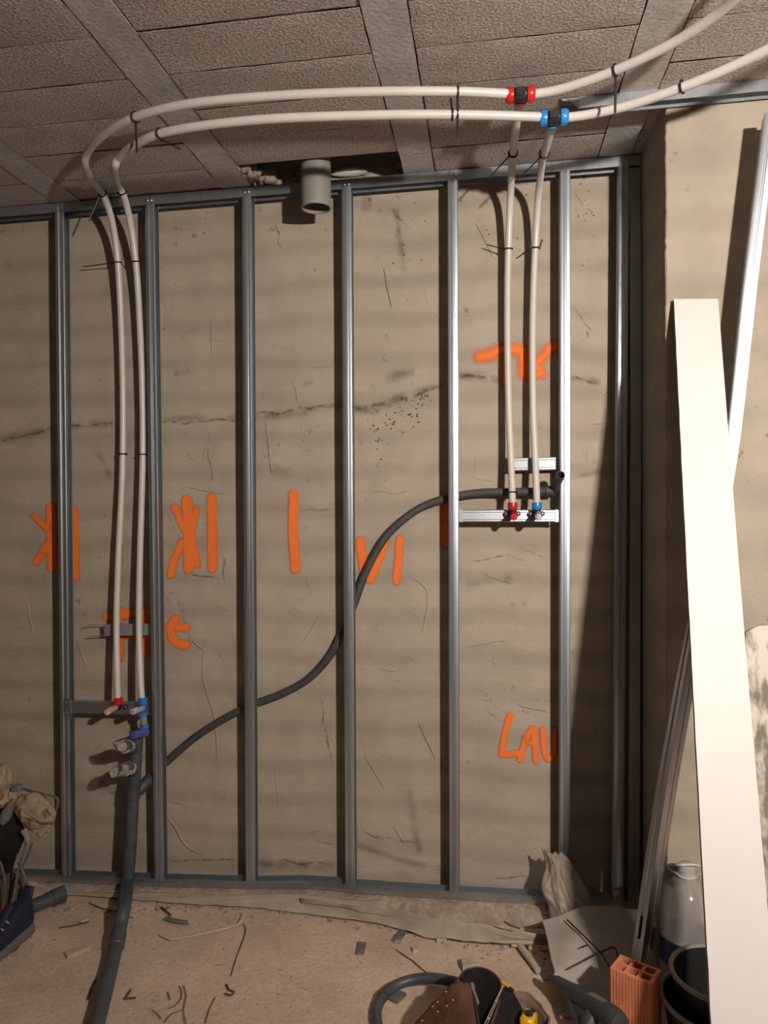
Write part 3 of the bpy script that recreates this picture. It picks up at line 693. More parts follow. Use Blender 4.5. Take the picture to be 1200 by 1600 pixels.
# second blue coupling with violet end below
p0, p1 = PY(223, 1112, -.135), PY(226, 1138, -.13)
k1 = MB(); lathe(k1, [(.014, 0), (.0175, .002), (.018, .016), (.0145, .018)], p0, p1-p0, 16)
k2 = MB(); lathe(k2, [(.014, 0), (.0175, .002), (.018, .016), (.0145, .018)], p1, p0-p1, 16)
k3 = MB(); tube(k3, [p0, p1], .0125, 14)
b = MB(); tube(b, spline([p1, p1+V((.002, .0, -.014)), PY(227, 1146, -.14)], 4), .014, 12)
e = MB(); t0, t1 = PY(229, 1144, -.135), PY(208, 1149, -.205); lathe(e, [(.010, 0), (.0165, .003), (.017, .03), (.015, .033), (.0165, .036), (.0165, (t1-t0).length), (.008, (t1-t0).length+.002)], t0, t1-t0, 16)
make('pipe_coupling', 'blue double coupling ending in a violet taped plug above the drain', 'fitting', [('sleeve', k3, GREYP), ('collar', k1, BLUEP), ('collar', k2, BLUEP), ('elbow', b, BLACKP), ('plug', e, PURP)])

# ------------------------------------------------------------------ cable ties
def tie(P, px, tail, label, r=PR, tail_bend=0.0, dY=0.0):
    best = min(range(1, len(P)-1), key=lambda i: (PROJ(P[i])[0]-px[0])**2+(PROJ(P[i])[1]-px[1])**2)
    c = P[best]; t = (P[best+1]-P[best-1]).normalized()
    u = t.orthogonal().normalized(); w_ = t.cross(u)
    ring = MB(); tube(ring, [c+(u*math.cos(a)+w_*math.sin(a))*(r+.0024) for a in [2*math.pi*k/20 for k in range(20)]], .0028, 6, closed=True)
    e = PY(tail[0], tail[1], c.y+dY)
    d = (e-c); side = (d - t*d.dot(t))
    side = side.normalized() if side.length > 1e-4 else u
    h = c+side*(r+.003)
    hd = MB(); ax = side.cross(t).normalized(); obox(hd, h, side*.0035, t*.0042, ax*.0035, .0008)
    tl = MB(); mid = h.lerp(e, .5)+V((tail_bend, 0, abs(tail_bend)*.5)); tube(tl, spline([h, mid, e], 8), [.0034]*15+[.0024, .0012], 6, flat=.6)
    make('cable_tie', label, 'cable tie', [('loop', ring, TIE), ('head', hd.flat(), TIE), ('tail', tl, TIE)], group='black cable ties')
T = tie
T(hot_l, (210, 183), (214, 240), 'cable tie with a tail hanging straight down at the upper left pipe bend')
T(cold_l, (247, 209), (283, 234), 'cable tie with a tail slanting right on the inner pipe bend')
T(hot_l, (160, 303), (139, 346), 'cable tie on the outer left pipe where it meets the ceiling channel')
T(cold_l, (192, 299), (168, 303), 'cable tie on the inner left pipe where it meets the ceiling channel')
T(hot_l, (184, 412), (129, 417), 'cable tie with a long level tail to the left on the outer left pipe', dY=.03)
T(cold_l, (212, 410), (198, 402), 'cable tie with a short tail on the inner left pipe near the top')
T(hot_l, (191, 711), (196, 711), 'closely cut cable tie halfway down the outer left pipe')
T(cold_l, (223, 711), (228, 711), 'closely cut cable tie halfway down the inner left pipe')
T(hot_l, (717, 143), (715, 218), 'cable tie with a long tail crossing the lower pipe left of the red tee')
T(cold_l, (709, 180), (704, 152), 'cable tie with a tail pointing up left of the blue tee')
T(hot_r, (965, 108), (961, 180), 'cable tie with a long hanging tail right of the red tee')
T(cold_r, (1066, 137), (1062, 127), 'short cable tie on the pipe running out at the right edge')
T(hot_d, (800, 241), (761, 281), 'cable tie slanting to the lower left where the red drop passes the ceiling channel', dY=.04)
T(cold_d, (849, 241), (811, 279), 'cable tie slanting to the lower left where the blue drop passes the ceiling channel', dY=.04)
T(hot_d, (795, 391), (760, 382), 'cable tie with a tail to the left on the red drop', dY=.02)
T(cold_d, (836, 392), (847, 374), 'cable tie with a tail to the upper right on the blue drop')
T(cold_d, (836, 390), (818, 396), 'second cable tie with a tail to the left on the blue drop')
T(hot_d, (800, 768), (806, 766), 'cable tie holding the dark hose to the red drop')

# ------------------------------------------------------------------ drains
p0, p1 = V((PY(493, 300, -.20).x, -.20, 2.98)), PY(494, 326, -.20)
p0.x = p1.x
mb = MB(); hollow(mb, p0, p1, .0555, .0505, 36)
make('drain_pipe', 'stub of wide grey drain pipe hanging from the ceiling opening', 'pipe', [(None, mb, GREYP)])
dp = path([(214, 1150, 'y', -.135), (211, 1200, 'y', -.137), (207, 1260, 'y', -.14), (203, 1330, 'y', -.142), (199, 1380, 'y', -.155), (194, 1415, 'z', .098), (187, 1450, 'z', .060), (178, 1492, 'z', .034), (165, 1545, 'z', .030), (151, 1600, 'z', .030), (133, 1670, 'z', .030)], 8)
main = MB(); tube(main, dp, .0245, 20)
parts = [('pipe', main, DARKP)]
for yy in (1238, 1470):
    i = min(range(len(dp)), key=lambda i: abs(PROJ(dp[i])[1]-yy)); k = MB(); t = (dp[min(i+1, len(dp)-1)]-dp[i-1]).normalized()
    lathe(k, [(.025, -.03), (.0285, -.027), (.0285, .027), (.025, .03)], dp[i], t, 20); parts.append(('socket', k, DARKP))
for (b0, b1) in (((212, 1172, -.137), (196, 1164, -.26)), ((210, 1208, -.138), (200, 1196, -.25))):
    k = MB(); tube(k, [PY(*b0), PY(*b1)], .0185, 16); parts.append(('branch', k, DARKP))
k = MB(); tube(k, spline([PY(208, 1245, -.14), PY(218, 1234, -.12), PY(230, 1222, -.09), PY(240, 1211, -.05)], 5), .0185, 16); parts.append(('side_branch', k, DARKP))
k = MB(); lathe(k, [(.019, 0), (.0225, .002), (.0225, .03), (.019, .032)], PY(216, 1236, -.125), PY(230, 1222, -.09)-PY(216, 1236, -.125), 16); parts.append(('side_collar', k, DARKP))
make('waste_pipe', 'dark plastic waste pipe dropping by the left fittings and lying out across the floor', 'pipe', parts)
def wrap(tip0, tip1, flare, label, seed):
    a, b = PY(*tip0), PY(*tip1); d = b-a; L = d.length; ax = d.normalized(); u = ax.orthogonal().normalized(); w_ = ax.cross(u)
    mb = MB(); n = 28; rows = 14; vs = []; fs = []
    for j in range(rows+1):
        t = j/rows
        r0 = .0215*(1+.1*math.sin(t*9)) if t < .45 else .0225
        for k in range(n):
            an = 2*math.pi*k/n; q = (t-.45)/.55 if t > .45 else 0
            ru = r0*(1-q)+flare[0]*q; rw = r0*(1-q)+flare[1]*q
            cr = 1+.16*noise.noise(V((math.cos(an)*2.2, math.sin(an)*2.2, t*5+seed)))+.10*noise.noise(V((math.cos(an)*7, math.sin(an)*7, t*9+seed)))
            vs.append(a+ax*L*t+(u*math.cos(an)*ru+w_*math.sin(an)*rw)*cr)
    fs = [(j*n+k, j*n+(k+1) % n, (j+1)*n+(k+1) % n, (j+1)*n+k) for j in range(rows) for k in range(n)]
    mb.add(vs, fs); mb.smooth = 30
    band = MB(); q = a+d*.4; tube(band, [q+(u*math.cos(x)+w_*math.sin(x))*.0238 for x in [2*math.pi*i/18 for i in range(18)]], .0022, 6, closed=True)
    make('plastic_wrap', label, 'wrap', [(None, mb, CLEAR), ('tape_band', band, TAPEW)])
wrap((204, 1166, -.20), (180, 1167, -.31), (.006, .02), 'clear plastic wrapped over the upper drain branch end, gathered to a point', 1)
wrap((206, 1200, -.20), (181, 1205, -.30), (.030, .018), 'clear plastic wrapped over the lower drain branch end, flaring open', 4)
hp = path([(238, 1213, 'y', -.045), (257, 1194, 'y', -.028), (300, 1156, 'y', -.024), (340, 1129, 'y', -.024), (377, 1109, 'y', -.024), (400, 1099, 'y', -.024), (440, 1084, 'y', -.024), (480, 1062, 'y', -.024), (513, 1028, 'y', -.024), (534, 990, 'y', -.024), (553, 945, 'y', -.024), (572, 893, 'y', -.024), (602, 840, 'y', -.024), (642, 803, 'y', -.024), (682, 783, 'y', -.024), (740, 771, 'y', -.03), (790, 769, 'y', -.045), (840, 768, 'y', -.06), (864, 765, 'y', -.07)], 8)
k = MB(); tube(k, hp, .0158, 16)
j = MB(); lathe(j, [(.015, 0), (.019, .002), (.019, .032), (.015, .034)], PY(852, 767, -.066), X_, 16)
el = MB(); p = PY(864, 765, -.07); q = PY(876, 742, -.17)
tube(el, spline([p, p+V((.012, -.01, .004)), p.lerp(q, .45)], 5), .0165, 16)
st = MB(); hollow(st, p.lerp(q, .4), q, .0165, .0135, 20)
make('drain_hose', 'dark flexible hose snaking behind the studs up to an open elbow', 'hose', [('hose', k, HOSE), ('collar', j, HOSE), ('elbow', el, HOSE), ('open_end', st, HOSE)])

# ------------------------------------------------------------------ mortar ledge with film
x_end = PY(853, 1420, -.14).x
mb = MB()
NL = 200
def ledge(u, v):
    x = -2.9+(x_end+2.9)*u; top = tz(x)-.002
    fy = -.135-.012*noise.noise(V((x*3, 0, 0)))-.006*noise.noise(V((x*17, 0, 4)))
    foot = fy-.02-.015*noise.noise(V((x*5, 2, 0)))
    prof = [(0.03, top), (-.06, top), (fy+.015, top-.001), (fy, top-.008), (fy-.004, top*.55), (foot, .012), (foot-.03, -.012)]
    k = min(int(v*6+1e-6), 5); f = v*6-k; a, b = prof[k], prof[k+1]
    y = a[0]+(b[0]-a[0])*f; z = a[1]+(b[1]-a[1])*f
    if .3 < v: y += .004*noise.noise(V((x*22, v*8, 1))); z += .003*noise.noise(V((x*25, v*8, 6)))
    return V((x, y, z))
sheet(mb, ledge, NL, 18)
o = len(mb.v)
mb.add([V((x_end, .03, tz(x_end))), V((x_end, -.135, tz(x_end)-.003)), V((x_end, -.16, -.01)), V((x_end, .03, -.01))], [(0, 1, 2, 3)])
make('mortar_ledge', 'low rough mortar ledge under the floor channel', 'ledge', [(None, mb, MORTAR)])
# film pulled over the left part of the ledge
xa, xb = PY(95, 1385, -.15).x, PY(598, 1400, -.15).x
mb = MB()
def film1(u, v):
    x = xa+(xb-xa)*u; top = tz(x)-.004
    run = .12*max(0, u-.55)**1.4
    y = -.128-.045*v-run*v-.012*noise.noise(V((x*3, 0, 0)))-.004*noise.noise(V((x*14, v*3, 1)))*(v+.1)-.02
    z = top*(1-v**1.3)+.006+.010*noise.noise(V((x*6+v*3, v*2, 5)))*v*(1-v)*2+.006*abs(noise.noise(V((x*11, 2, v))))*v
    if u > .96: z += .01*(u-.96)/.04*(1-v)
    return V((x, y, z))
sheet(mb, film1, 120, 16)
make('plastic_film', 'dusty film hanging over the ledge under the middle studs', 'film', [(None, mb, FILM2, None, .0015)])
# loose folded film lying out from the ledge toward the right corner
A = [(470, 1404), (560, 1420), (640, 1432), (720, 1447), (800, 1461), (862, 1466)]
B = [(470, 1418), (545, 1432), (610, 1446), (700, 1470), (780, 1478), (862, 1480)]
mb = MB()
As = spline([PZ(x, y, .055 if i < 5 else .03) for i, (x, y) in enumerate(A)], 16); Bs = spline([PZ(x, y, .012) for x, y in B], 16)
N_ = len(As)-1
def film2(u, v):
    i = min(int(u*N_), N_-1); f = u*N_-i
    a = As[i].lerp(As[i+1], f); b = Bs[i].lerp(Bs[i+1], f); p = a.lerp(b, v)
    e = math.sin(math.pi*min(1, max(0, u)))*.5+.5
    p.z += (.048*math.sin(v*math.pi)*(.5+.5*noise.noise(V((u*5, 3, 0)))) + .013*math.sin(v*10+u*5) + .008*noise.noise(V((u*16, v*3, 2))))*e
    p.y += .012*noise.noise(V((u*7, v*2, 8)))
    p.z = max(p.z, .008)
    return p
sheet(mb, film2, 110, 18)
make('plastic_film', 'loose folded film strip lying in front of the ledge toward the corner', 'film', [(None, mb, FILM2, None, .0016)])
# stones lumps crumbs along the ledge foot
mb = MB(); rnd = random.Random(11)
for k in range(420):
    t = rnd.random(); x = rnd.uniform(60, 860); base = 1404 + max(0, (x-430))*.17
    y = base + abs(rnd.gauss(0, 1))*12 + 2
    p = PZ(x, y, 0); r = rnd.uniform(.0015, .006) if rnd.random() < .93 else rnd.uniform(.007, .012)
    blob(mb, p+V((0, 0, floor_z(p.x, p.y)+r*.3)), (r*rnd.uniform(.8, 1.5), r, r*.7), .4, 2, k, 1)
for k in range(380):
    x = rnd.uniform(0, 1000); y = rnd.uniform(1420, 1640); p = PZ(x, y, 0); r = rnd.uniform(.001, .0034)
    blob(mb, p+V((0, 0, floor_z(p.x, p.y)+r*.3)), (r*rnd.uniform(.8, 1.6), r, r*.7), .4, 2, k, 1)
make('mortar_crumbs', 'scattered mortar crumbs and grit on the dusty floor', 'rubble', [(None, mb, MORTAR)], kind='stuff')
# floor crack and dark smears
mb = MB(); P = [PZ(x, y, 0) for x, y in ((612, 1478), (640, 1497), (668, 1520), (690, 1530), (718, 1535), (735, 1542))]
P = [V((p.x, p.y, floor_z(p.x, p.y)+.002))+V((0, .004*nz(p, 40), 0)) for p in spline(P, 8)]
ribbon(mb, P, .004, V((0, 0, 1)), .0015); child('floor_crack', mb, decal('floor_crack_shade', (.045, .033, .025), nscale=40, lo=.2, hi=.45, opacity=.85), FLOOR)
for k in range(26):
    x, y = rnd.uniform(0, 900), rnd.uniform(1425, 1600); p = PZ(x, y, 0); mb = MB(); an = rnd.uniform(0, 3.1); L = rnd.uniform(.008, .035)
    P = [p+V((math.cos(an)*L*t, math.sin(an)*L*t*.5, 0))+V((0, .004*noise.noise(V((t*3, k, 0))), 0)) for t in [i/8 for i in range(9)]]
    P = [V((q.x, q.y, floor_z(q.x, q.y)+.0015)) for q in P]
    ribbon(mb, P, rnd.uniform(.002, .006), V((0, 0, 1)), .001); child('dark_smear', mb, STAIN, FLOOR)

# ------------------------------------------------------------------ leaning lengths at the right
mb = MB()
LS = [(1206, 176, -.605), (1173, 440, -.60), (1142, 712, -.59), (1105, 910, -.58), (1068, 1120, -.575), (1036, 1318, -.572), (1014, 1470, -.57)]
P = spline([PY(*q) for q in LS], 6)
e = P[-1]; d = (P[-1]-P[-2]).normalized(); P.append(e+d*(e.z/(-d.z)))
fx, fy = V((.985, -.17, 0)), V((.17, .985, 0))
LSEC = [(H, .007), (H, .001), (H*.8, 0), (.004, 0), (.002, .002), (-.002, .002), (-.004, 0), (-H*.8, 0), (-H, .001), (-H, .016), (-H+.003, .019), (-H+.003, .027), (-H, .030), (-H, .046), (H, .046), (H, .039)]
def tw_(i):
    t = i/(len(P)-1); an = math.radians(-10+34*max(0, min(1, (t-.35)/.4))); return V((math.cos(an), math.sin(an), 0)), V((-math.sin(an), math.cos(an), 0))
sweep(mb, thin(LSEC, .0009), [(P[i], *tw_(i)) for i in range(len(P)-1, -1, -1)]); mb.smooth = 25
slot = MB(); i = min(range(len(P)), key=lambda i: abs(PROJ(P[i])[1]-1462)); fx, fy = tw_(i); c = P[i]+fx*(-H-.0012)+fy*.023; dd = (P[i]-P[i-1]).normalized()
tube(slot, [c-dd*.035, c+dd*.035], .0045, 8, flat=.3)
make('leaning_stud', 'loose steel stud leaning across the projecting wall, passing behind the white board', 'stud', [(None, mb, STEEL), ('slot', slot, TIE)])
tl, tr = PY(1053, 467, -.492), PY(1122, 467, -.492); bl, br = PZ(1131, 1950, .0), PZ(1246, 1950, .0)
mb = MB(); nrm = (tr-tl).cross(bl-tl).normalized(); nrm = nrm if nrm.y < 0 else -nrm
def bd(u, v, o):
    p = tl.lerp(tr, u).lerp(bl.lerp(br, u), v); p += nrm*(-.013*o) + nrm*(-.012*math.sin(math.pi*v)); 
    if v == 0: p.z += .0015*noise.noise(V((u*9, 0, o)))
    if u == 0: p.x += .0015*noise.noise(V((0, v*40, 1)))
    return p
sheet(mb, lambda u, v: bd(u, v, 0), 6, 60); back = MB(); sheet(back, lambda u, v: bd(u, v, 1), 6, 60)
ed = MB()
for uu in (0, 1): sheet(ed, lambda u, v: bd(uu, v, u), 1, 60)
for vv in (0, 1): sheet(ed, lambda u, v: bd(u, vv, v), 6, 1)
make('plasterboard_strip', 'tall narrow strip of white plasterboard leaning at the right', 'board', [('face', mb, BOARD), ('back_face', back, BOARDE), ('cut_edge', ed.flat(), BOARDE)])
# smeared formwork board
a0, b0 = PY(1165, 978, -.505), PZ(1192, 1594, 0)
mb = MB(); wv = V((.30, .0, .012)); th = V((.012, .03, 0))
def fb(u, v):
    p = a0.lerp(b0, v)+wv*u
    if v == 0: p.z -= .02*(1-min(1, u*6))**2
    p.x += .004*noise.noise(V((u, v*9, 2)))*(u < .01)
    return p+V((0, .003*noise.noise(V((u*4, v*9, 0))), 0))
sheet(mb, fb, 8, 40); o = len(mb.v); n = 9
for j in range(41):
    mb.v.append(fb(0, j/40)+th*1.0)
mb.f += [(j*9, (j+1)*9, o+j+1, o+j) for j in range(40)]
o2 = len(mb.v); mb.v += [fb(i/8, 0)+th for i in range(9)]; mb.f += [(i, i+1, o2+i+1, o2+i) for i in range(8)]
make('formwork_board', 'plaster smeared wooden board leaning at the right edge behind the white strip', 'board', [(None, mb, FORM)])

# ------------------------------------------------------------------ bottle, bucket, brick
by = -.562; bc = PY(1073, 1440, by); bc = V((bc.x, by, 0)); hgt = 0
top = PY(1068, 1362, by).z
body = MB(); R0 = .079
prof = [(R0*.6, .002), (R0*.95, .008), (R0, .03), (R0, top*.40), (R0*.95, top*.44), (R0, top*.48), (R0*.98, top*.58), (R0*1.02, top*.70), (R0*.98, top*.80), (R0*.78, top*.89), (R0*.42, top*.955), (.024, top*.98), (.022, top)]
n = 40; vs = []
for r, h in prof:
    for k in range(n):
        an = 2*math.pi*k/n; rr = r*(1+.035*noise.noise(V((math.cos(an)*2, math.sin(an)*2, h*22)))*(r > .05))
        vs.append(bc+V((math.cos(an)*rr, math.sin(an)*rr, h)))
fs = [(i*n+k, i*n+(k+1) % n, (i+1)*n+(k+1) % n, (i+1)*n+k) for i in range(len(prof)-1) for k in range(n)]
fs.append(tuple(range(n))); body.add(vs, fs); body.smooth = 50
lab = MB(); lathe(lab, [(R0*1.035, top*.38), (R0*1.04, top*.40), (R0*1.04, top*.54), (R0*1.035, top*.555)], bc, (0, 0, 1), 40, cap=False)
capm = MB(); lathe(capm, [(.030, top-.012), (.031, top-.008), (.026, top-.004), (.026, top+.022), (.022, top+.025)], bc, (0, 0, 1), 24)
hz_ = top-.004; hp_ = [bc+V((-.028, -.005, hz_)), bc+V((-.05, -.015, hz_+.012)), PY(1044, 1352, by-.02), PY(1060, 1351, by-.02), PY(1092, 1352, by-.02), bc+V((.05, -.01, hz_+.012)), bc+V((.028, -.005, hz_))]
hd = MB(); tube(hd, spline(hp_, 6), .0042, 8, flat=.7)
make('water_bottle', 'large clear water bottle with blue label and carrying handle behind the white strip', 'bottle', [('body', body, PET, None, 0), ('label', lab, LABELB), ('cap', capm, CAPM), ('handle', hd, CAPM)])
# two nested black rubber tubs
def tub(c, r1, h, label):
    c = V(c); r0 = r1*.78
    mb = MB(); lathe(mb, [(.01, .003), (r0*.95, .003), (r0, .008), (r1, h), (r1-.006, h), (r0-.006, .014), (.01, .012)], V((c.x, c.y, c.z-h)), (0, 0, 1), 44, cap=False)
    rim = MB(); tube(rim, [c+V((math.cos(a)*(r1+.002), math.sin(a)*(r1+.002), 0)) for a in [2*math.pi*k/44 for k in range(44)]], .0065, 8, closed=True)
    make('rubber_tub', label, 'tub', [('shell', mb, RUBBER), ('rim', rim, RIM_LIT)], group='black rubber tubs')
t1 = PZ(1044, 1516, .26); r1 = .132; c1 = V((t1.x+r1+.008, t1.y, .26))
t2 = PZ(1030, 1556, .19); r2 = .146; c2 = V((t2.x+r2+.010, c1.y-.004, .19))
tub(c2, r2, .185, 'outer black rubber tub with a pale rim below the water bottle, lower of two')
tub(c1, r1-.004, .235, 'inner black rubber tub with a pale rim, standing in the other tub')
# hollow brick
A_, B_, C_, D_ = PZ(953, 1512, .24), PZ(1014, 1536, .24), PZ(1027, 1521, .24), PZ(973, 1497, .24)
ux = (B_-A_); ux.z = 0; ux.normalize(); uy = V((-ux.y, ux.x, 0))
WX, WY, HB = .116, .078, .24
o = V((A_.x, A_.y, 0))
def bp(x, y, z): return o+ux*x+uy*y+V((0, 0, z))
mb = MB(); t_ = .009
xs = [0, t_, 0, 0, 0, 0]
cw = (WX-4*t_)/3; ch = (WY-3*t_)/2
for j in range(3):                                   # walls along x
    y = j*(ch+t_); obox(mb, bp(WX/2, y+t_/2, HB/2), ux*WX/2, uy*t_/2, Z_*HB/2)
for i in range(4):
    x = i*(cw+t_); obox(mb, bp(x+t_/2, WY/2, HB/2-.0003), ux*t_/2, uy*(WY/2-.0004), Z_*(HB/2-.0003))
parts = [(None, mb.flat(), TERRA)]
rb = []
for i in range(13):
    r = MB(); x = .0055+i*(WX-.011)/12; obox(r, bp(x, -.0010, HB/2), ux*.0027, uy*.0016, Z_*(HB/2-.001)); parts.append(('rib', r.flat(), TERRA))
for i in range(9):
    r = MB(); y = .0055+i*(WY-.011)/8; obox(r, bp(WX+.0010, y, HB/2), ux*.0016, uy*.0027, Z_*(HB/2-.001)); parts.append(('rib', r.flat(), TERRA))
make('hollow_brick', 'orange hollow clay brick standing on end', 'brick', parts)

# ------------------------------------------------------------------ sheets in the corner
mb = MB()
L_ = [(846, 1324), (852, 1352), (846, 1385), (856, 1415), (862, 1440)]; R_ = [(878, 1330), (892, 1345), (906, 1372), (920, 1395), (928, 1425)]
Ls = spline([PY(x, y, -.145-.02*i) for i, (x, y) in enumerate(L_)], 8); Rs = spline([PY(x, y, -.13-.025*i) for i, (x, y) in enumerate(R_)], 8)
def cf(u, v):
    i = min(int(v*32), 31); f = v*32-i
    a = Ls[i].lerp(Ls[i+1], f); b = Rs[i].lerp(Rs[i+1], f); p = a.lerp(b, u)
    bul = math.sin(math.pi*u)
    return p+V((.004*nz((u*8, v*9, 1)), -.03*bul-.018*noise.noise(V((u*4, v*3, 2)))-.012*abs(noise.noise(V((u*9, v*5, 7)))), .006*noise.noise(V((u*7, v*7, 4)))))
sheet(mb, cf, 30, 40); mb.smooth = 35
make('plastic_film', 'crumpled translucent film standing upright in front of the bright stud foot', 'film', [(None, mb, FILM, None, .001)])
mb = MB()
T_ = [(847, 1437), (880, 1427), (915, 1415), (960, 1417), (1006, 1420)]; M_ = [(862, 1500), (890, 1497), (925, 1490), (965, 1490), (1008, 1495)]; Bt = [(876, 1585), (895, 1585), (930, 1585), (965, 1570), (1000, 1560)]
zt, zm, zb = [.12, .13, .14, .13, .12], [.09, .10, .10, .10, .09], [.012, .012, .012, .012, .012]
rows = [spline([PZ(x, y, z) for (x, y), z in zip(r, zz)], 8) for r, zz in ((T_, zt), (M_, zm), (Bt, zb))]
cols = [spline([rows[0][i], rows[1][i], rows[2][i]], 12) for i in range(len(rows[0]))]
def gs(u, v):
    i = min(int(u*(len(cols)-1)), len(cols)-2); f = u*(len(cols)-1)-i; j = min(int(v*24), 23); g = v*24-j
    p = cols[i][j].lerp(cols[i][j+1], g).lerp(cols[i+1][j].lerp(cols[i+1][j+1], g), f)
    p += V((.003*noise.noise(V((u*6, v*9, 0))), 0, .010*noise.noise(V((u*3, v*4, 1)))+.006*noise.noise(V((u*8, v*8, 3)))*v))
    p.z = max(p.z, .006); return p
sheet(mb, gs, 36, 36); mb.smooth = 50
make('grey_sheet', 'stiff dusty grey sheet slumped in the corner behind the brick', 'sheet', [(None, mb, SACK, None, .002)])
# offcut ties lying on the sheet
def scrap(name, pts, r, m, label, cat, flat=1.0, n=6, z=.004, sp=5, group=None):
    P = [PZ(p[0], p[1], p[2] if len(p) > 2 else z) for p in pts]
    P = spline(P, sp) if sp > 1 else P
    mb = MB(); tube(mb, P, r, n, flat=flat); mb.smooth = 35
    return make(name, label, cat, [(None, mb, m)], group=group)
scrap('cable_tie', [(886, 1437, .142), (915, 1465, .138), (938, 1488, .128), (942, 1491, .125)], .0026, TIE, 'black cable tie lying slanted on the grey sheet, uppermost', 'cable tie')
scrap('cable_tie', [(888, 1514, .10), (915, 1500, .118), (938, 1488, .128), (960, 1481, .13), (966, 1500, .12)], .0026, TIE, 'black cable tie crossing the other on the grey sheet and bent at its right end', 'cable tie')
scrap('cable_tie', [(910, 1480, .136), (919, 1476, .137)], .0024, TIE, 'tiny black tie stub on the grey sheet', 'cable tie', sp=1)
scrap('cable_tie', [(942, 1494, .124), (954, 1513, .115)], .0026, TIE, 'short black tie running behind the brick from the crossed ties', 'cable tie', sp=1)

# ------------------------------------------------------------------ tools
def P3(l): return [PZ(*q) for q in l]
# power tool lying with its nose to the upper left
ax_ = [(861, 1525, .085), (868, 1530, .09), (884, 1541, .095), (905, 1555, .108), (925, 1568, .122), (945, 1581, .138), (960, 1592, .148), (970, 1600, .152)]
P = spline(P3(ax_), 5); n = len(P)
def rad(t):
    pr_ = [(0, .011), (.06, .0135), (.2, .0165), (.32, .021), (.4, .027), (.6, .032), (.85, .033), (.97, .028), (1, .015)]
    for (a, ra), (b, rb_) in zip(pr_, pr_[1:]):
        if t <= b: return ra+(rb_-ra)*(t-a)/(b-a)
    return .015
body = MB(); tube(body, P, [rad(i/(n-1)) for i in range(n)], 18, flat=.85); body.smooth = 50
grip = MB(); g0 = P[int(n*.62)]; tube(grip, spline([g0, g0+V((-.03, -.03, -.04)), g0+V((-.04, -.07, -.07)), g0+V((-.04, -.10, -.10))], 5), [.024]*5+[.022]*5+[.025]*6, 14)
nose = MB(); d = (P[0]-P[2]).normalized(); hollow(nose, P[0]-d*.004, P[0]+d*.010, .0075, .005, 14)
btn = MB(); q = P[int(n*.13)]; blob(btn, q+V((.006, -.002, .0135)), (.009, .006, .004), 0, 1, 0, 2)
pl = MB(); q = P[int(n*.62)]; d2 = (P[int(n*.7)]-P[int(n*.55)]).normalized(); sd = d2.cross(Z_).normalized(); obox(pl, q+V((0, 0, .0265)), d2*.035, sd*.010, Z_*.0025, .001)
guard = MB(); tube(guard, spline([P[int(n*.36)]+V((-.006, -.02, -.01)), P[int(n*.42)]+V((-.02, -.05, -.03)), g0+V((-.033, -.06, -.04))], 6), .008, 10)
make('power_tool', 'dark power tool with a slim nose lying beside the brick', 'tool', [('body', body, TOOLM, [('rating_plate', pl.flat(), CHIPG)]), ('grip', grip, TOOLM), ('trigger_guard', guard, TOOLM), ('nozzle', nose, WIRE), ('button', btn, CAPM)])
# leather tool pouch
rim_px = [(722, 1521, .20), (744, 1512, .20), (768, 1519, .20), (783, 1538, .20), (779, 1568, .185), (768, 1600, .17), (757, 1626, .165), (748, 1600, .17), (743, 1570, .18), (732, 1541, .19)]
rim = spline(P3(rim_px), 6, True); n = len(rim); cen = sum(rim, V((0, 0, 0)))/n
base_off = V((-.17, -.16, -.17))
mb = MB(); vs = []; rows = 10
for j in range(rows+1):
    t = j/rows
    for k in range(n):
        p = rim[k].lerp(cen, .10*t) + base_off*t; p.z = max(p.z, .006)
        p += (rim[k]-cen)*(.10*math.sin(math.pi*t)) + V((0, 0, .006*noise.noise(V((k*.15, t*3, 1)))*math.sin(math.pi*t)))
        vs.append(p)
fs = [(j*n+k, j*n+(k+1) % n, (j+1)*n+(k+1) % n, (j+1)*n+k) for j in range(rows) for k in range(n)]; fs.append(tuple(rows*n+k for k in range(n)))
mb.add(vs, fs); mb.smooth = 50
lip = MB(); tube(lip, rim, .0035, 6, closed=True)
lin = MB(); lv = []  # black inner shell that makes the pouch opening look dark
for j in range(8):
    t = j/8
    for k in range(n):
        p = rim[k].lerp(cen, .05+.12*t) + base_off*t*.9; p.z = max(p.z+.004, .012); p += (rim[k]-cen)*(.09*math.sin(math.pi*t)); lv.append(p)
lin.add(lv, [(j*n+k, j*n+(k+1) % n, (j+1)*n+(k+1) % n, (j+1)*n+k) for j in range(7) for k in range(n)]+[tuple(7*n+k for k in range(n))])
parts = [('bag', mb, LEATHER, [('rim_binding', lip, LEATHER)], .004), ('lining', lin, CLOTHK)]
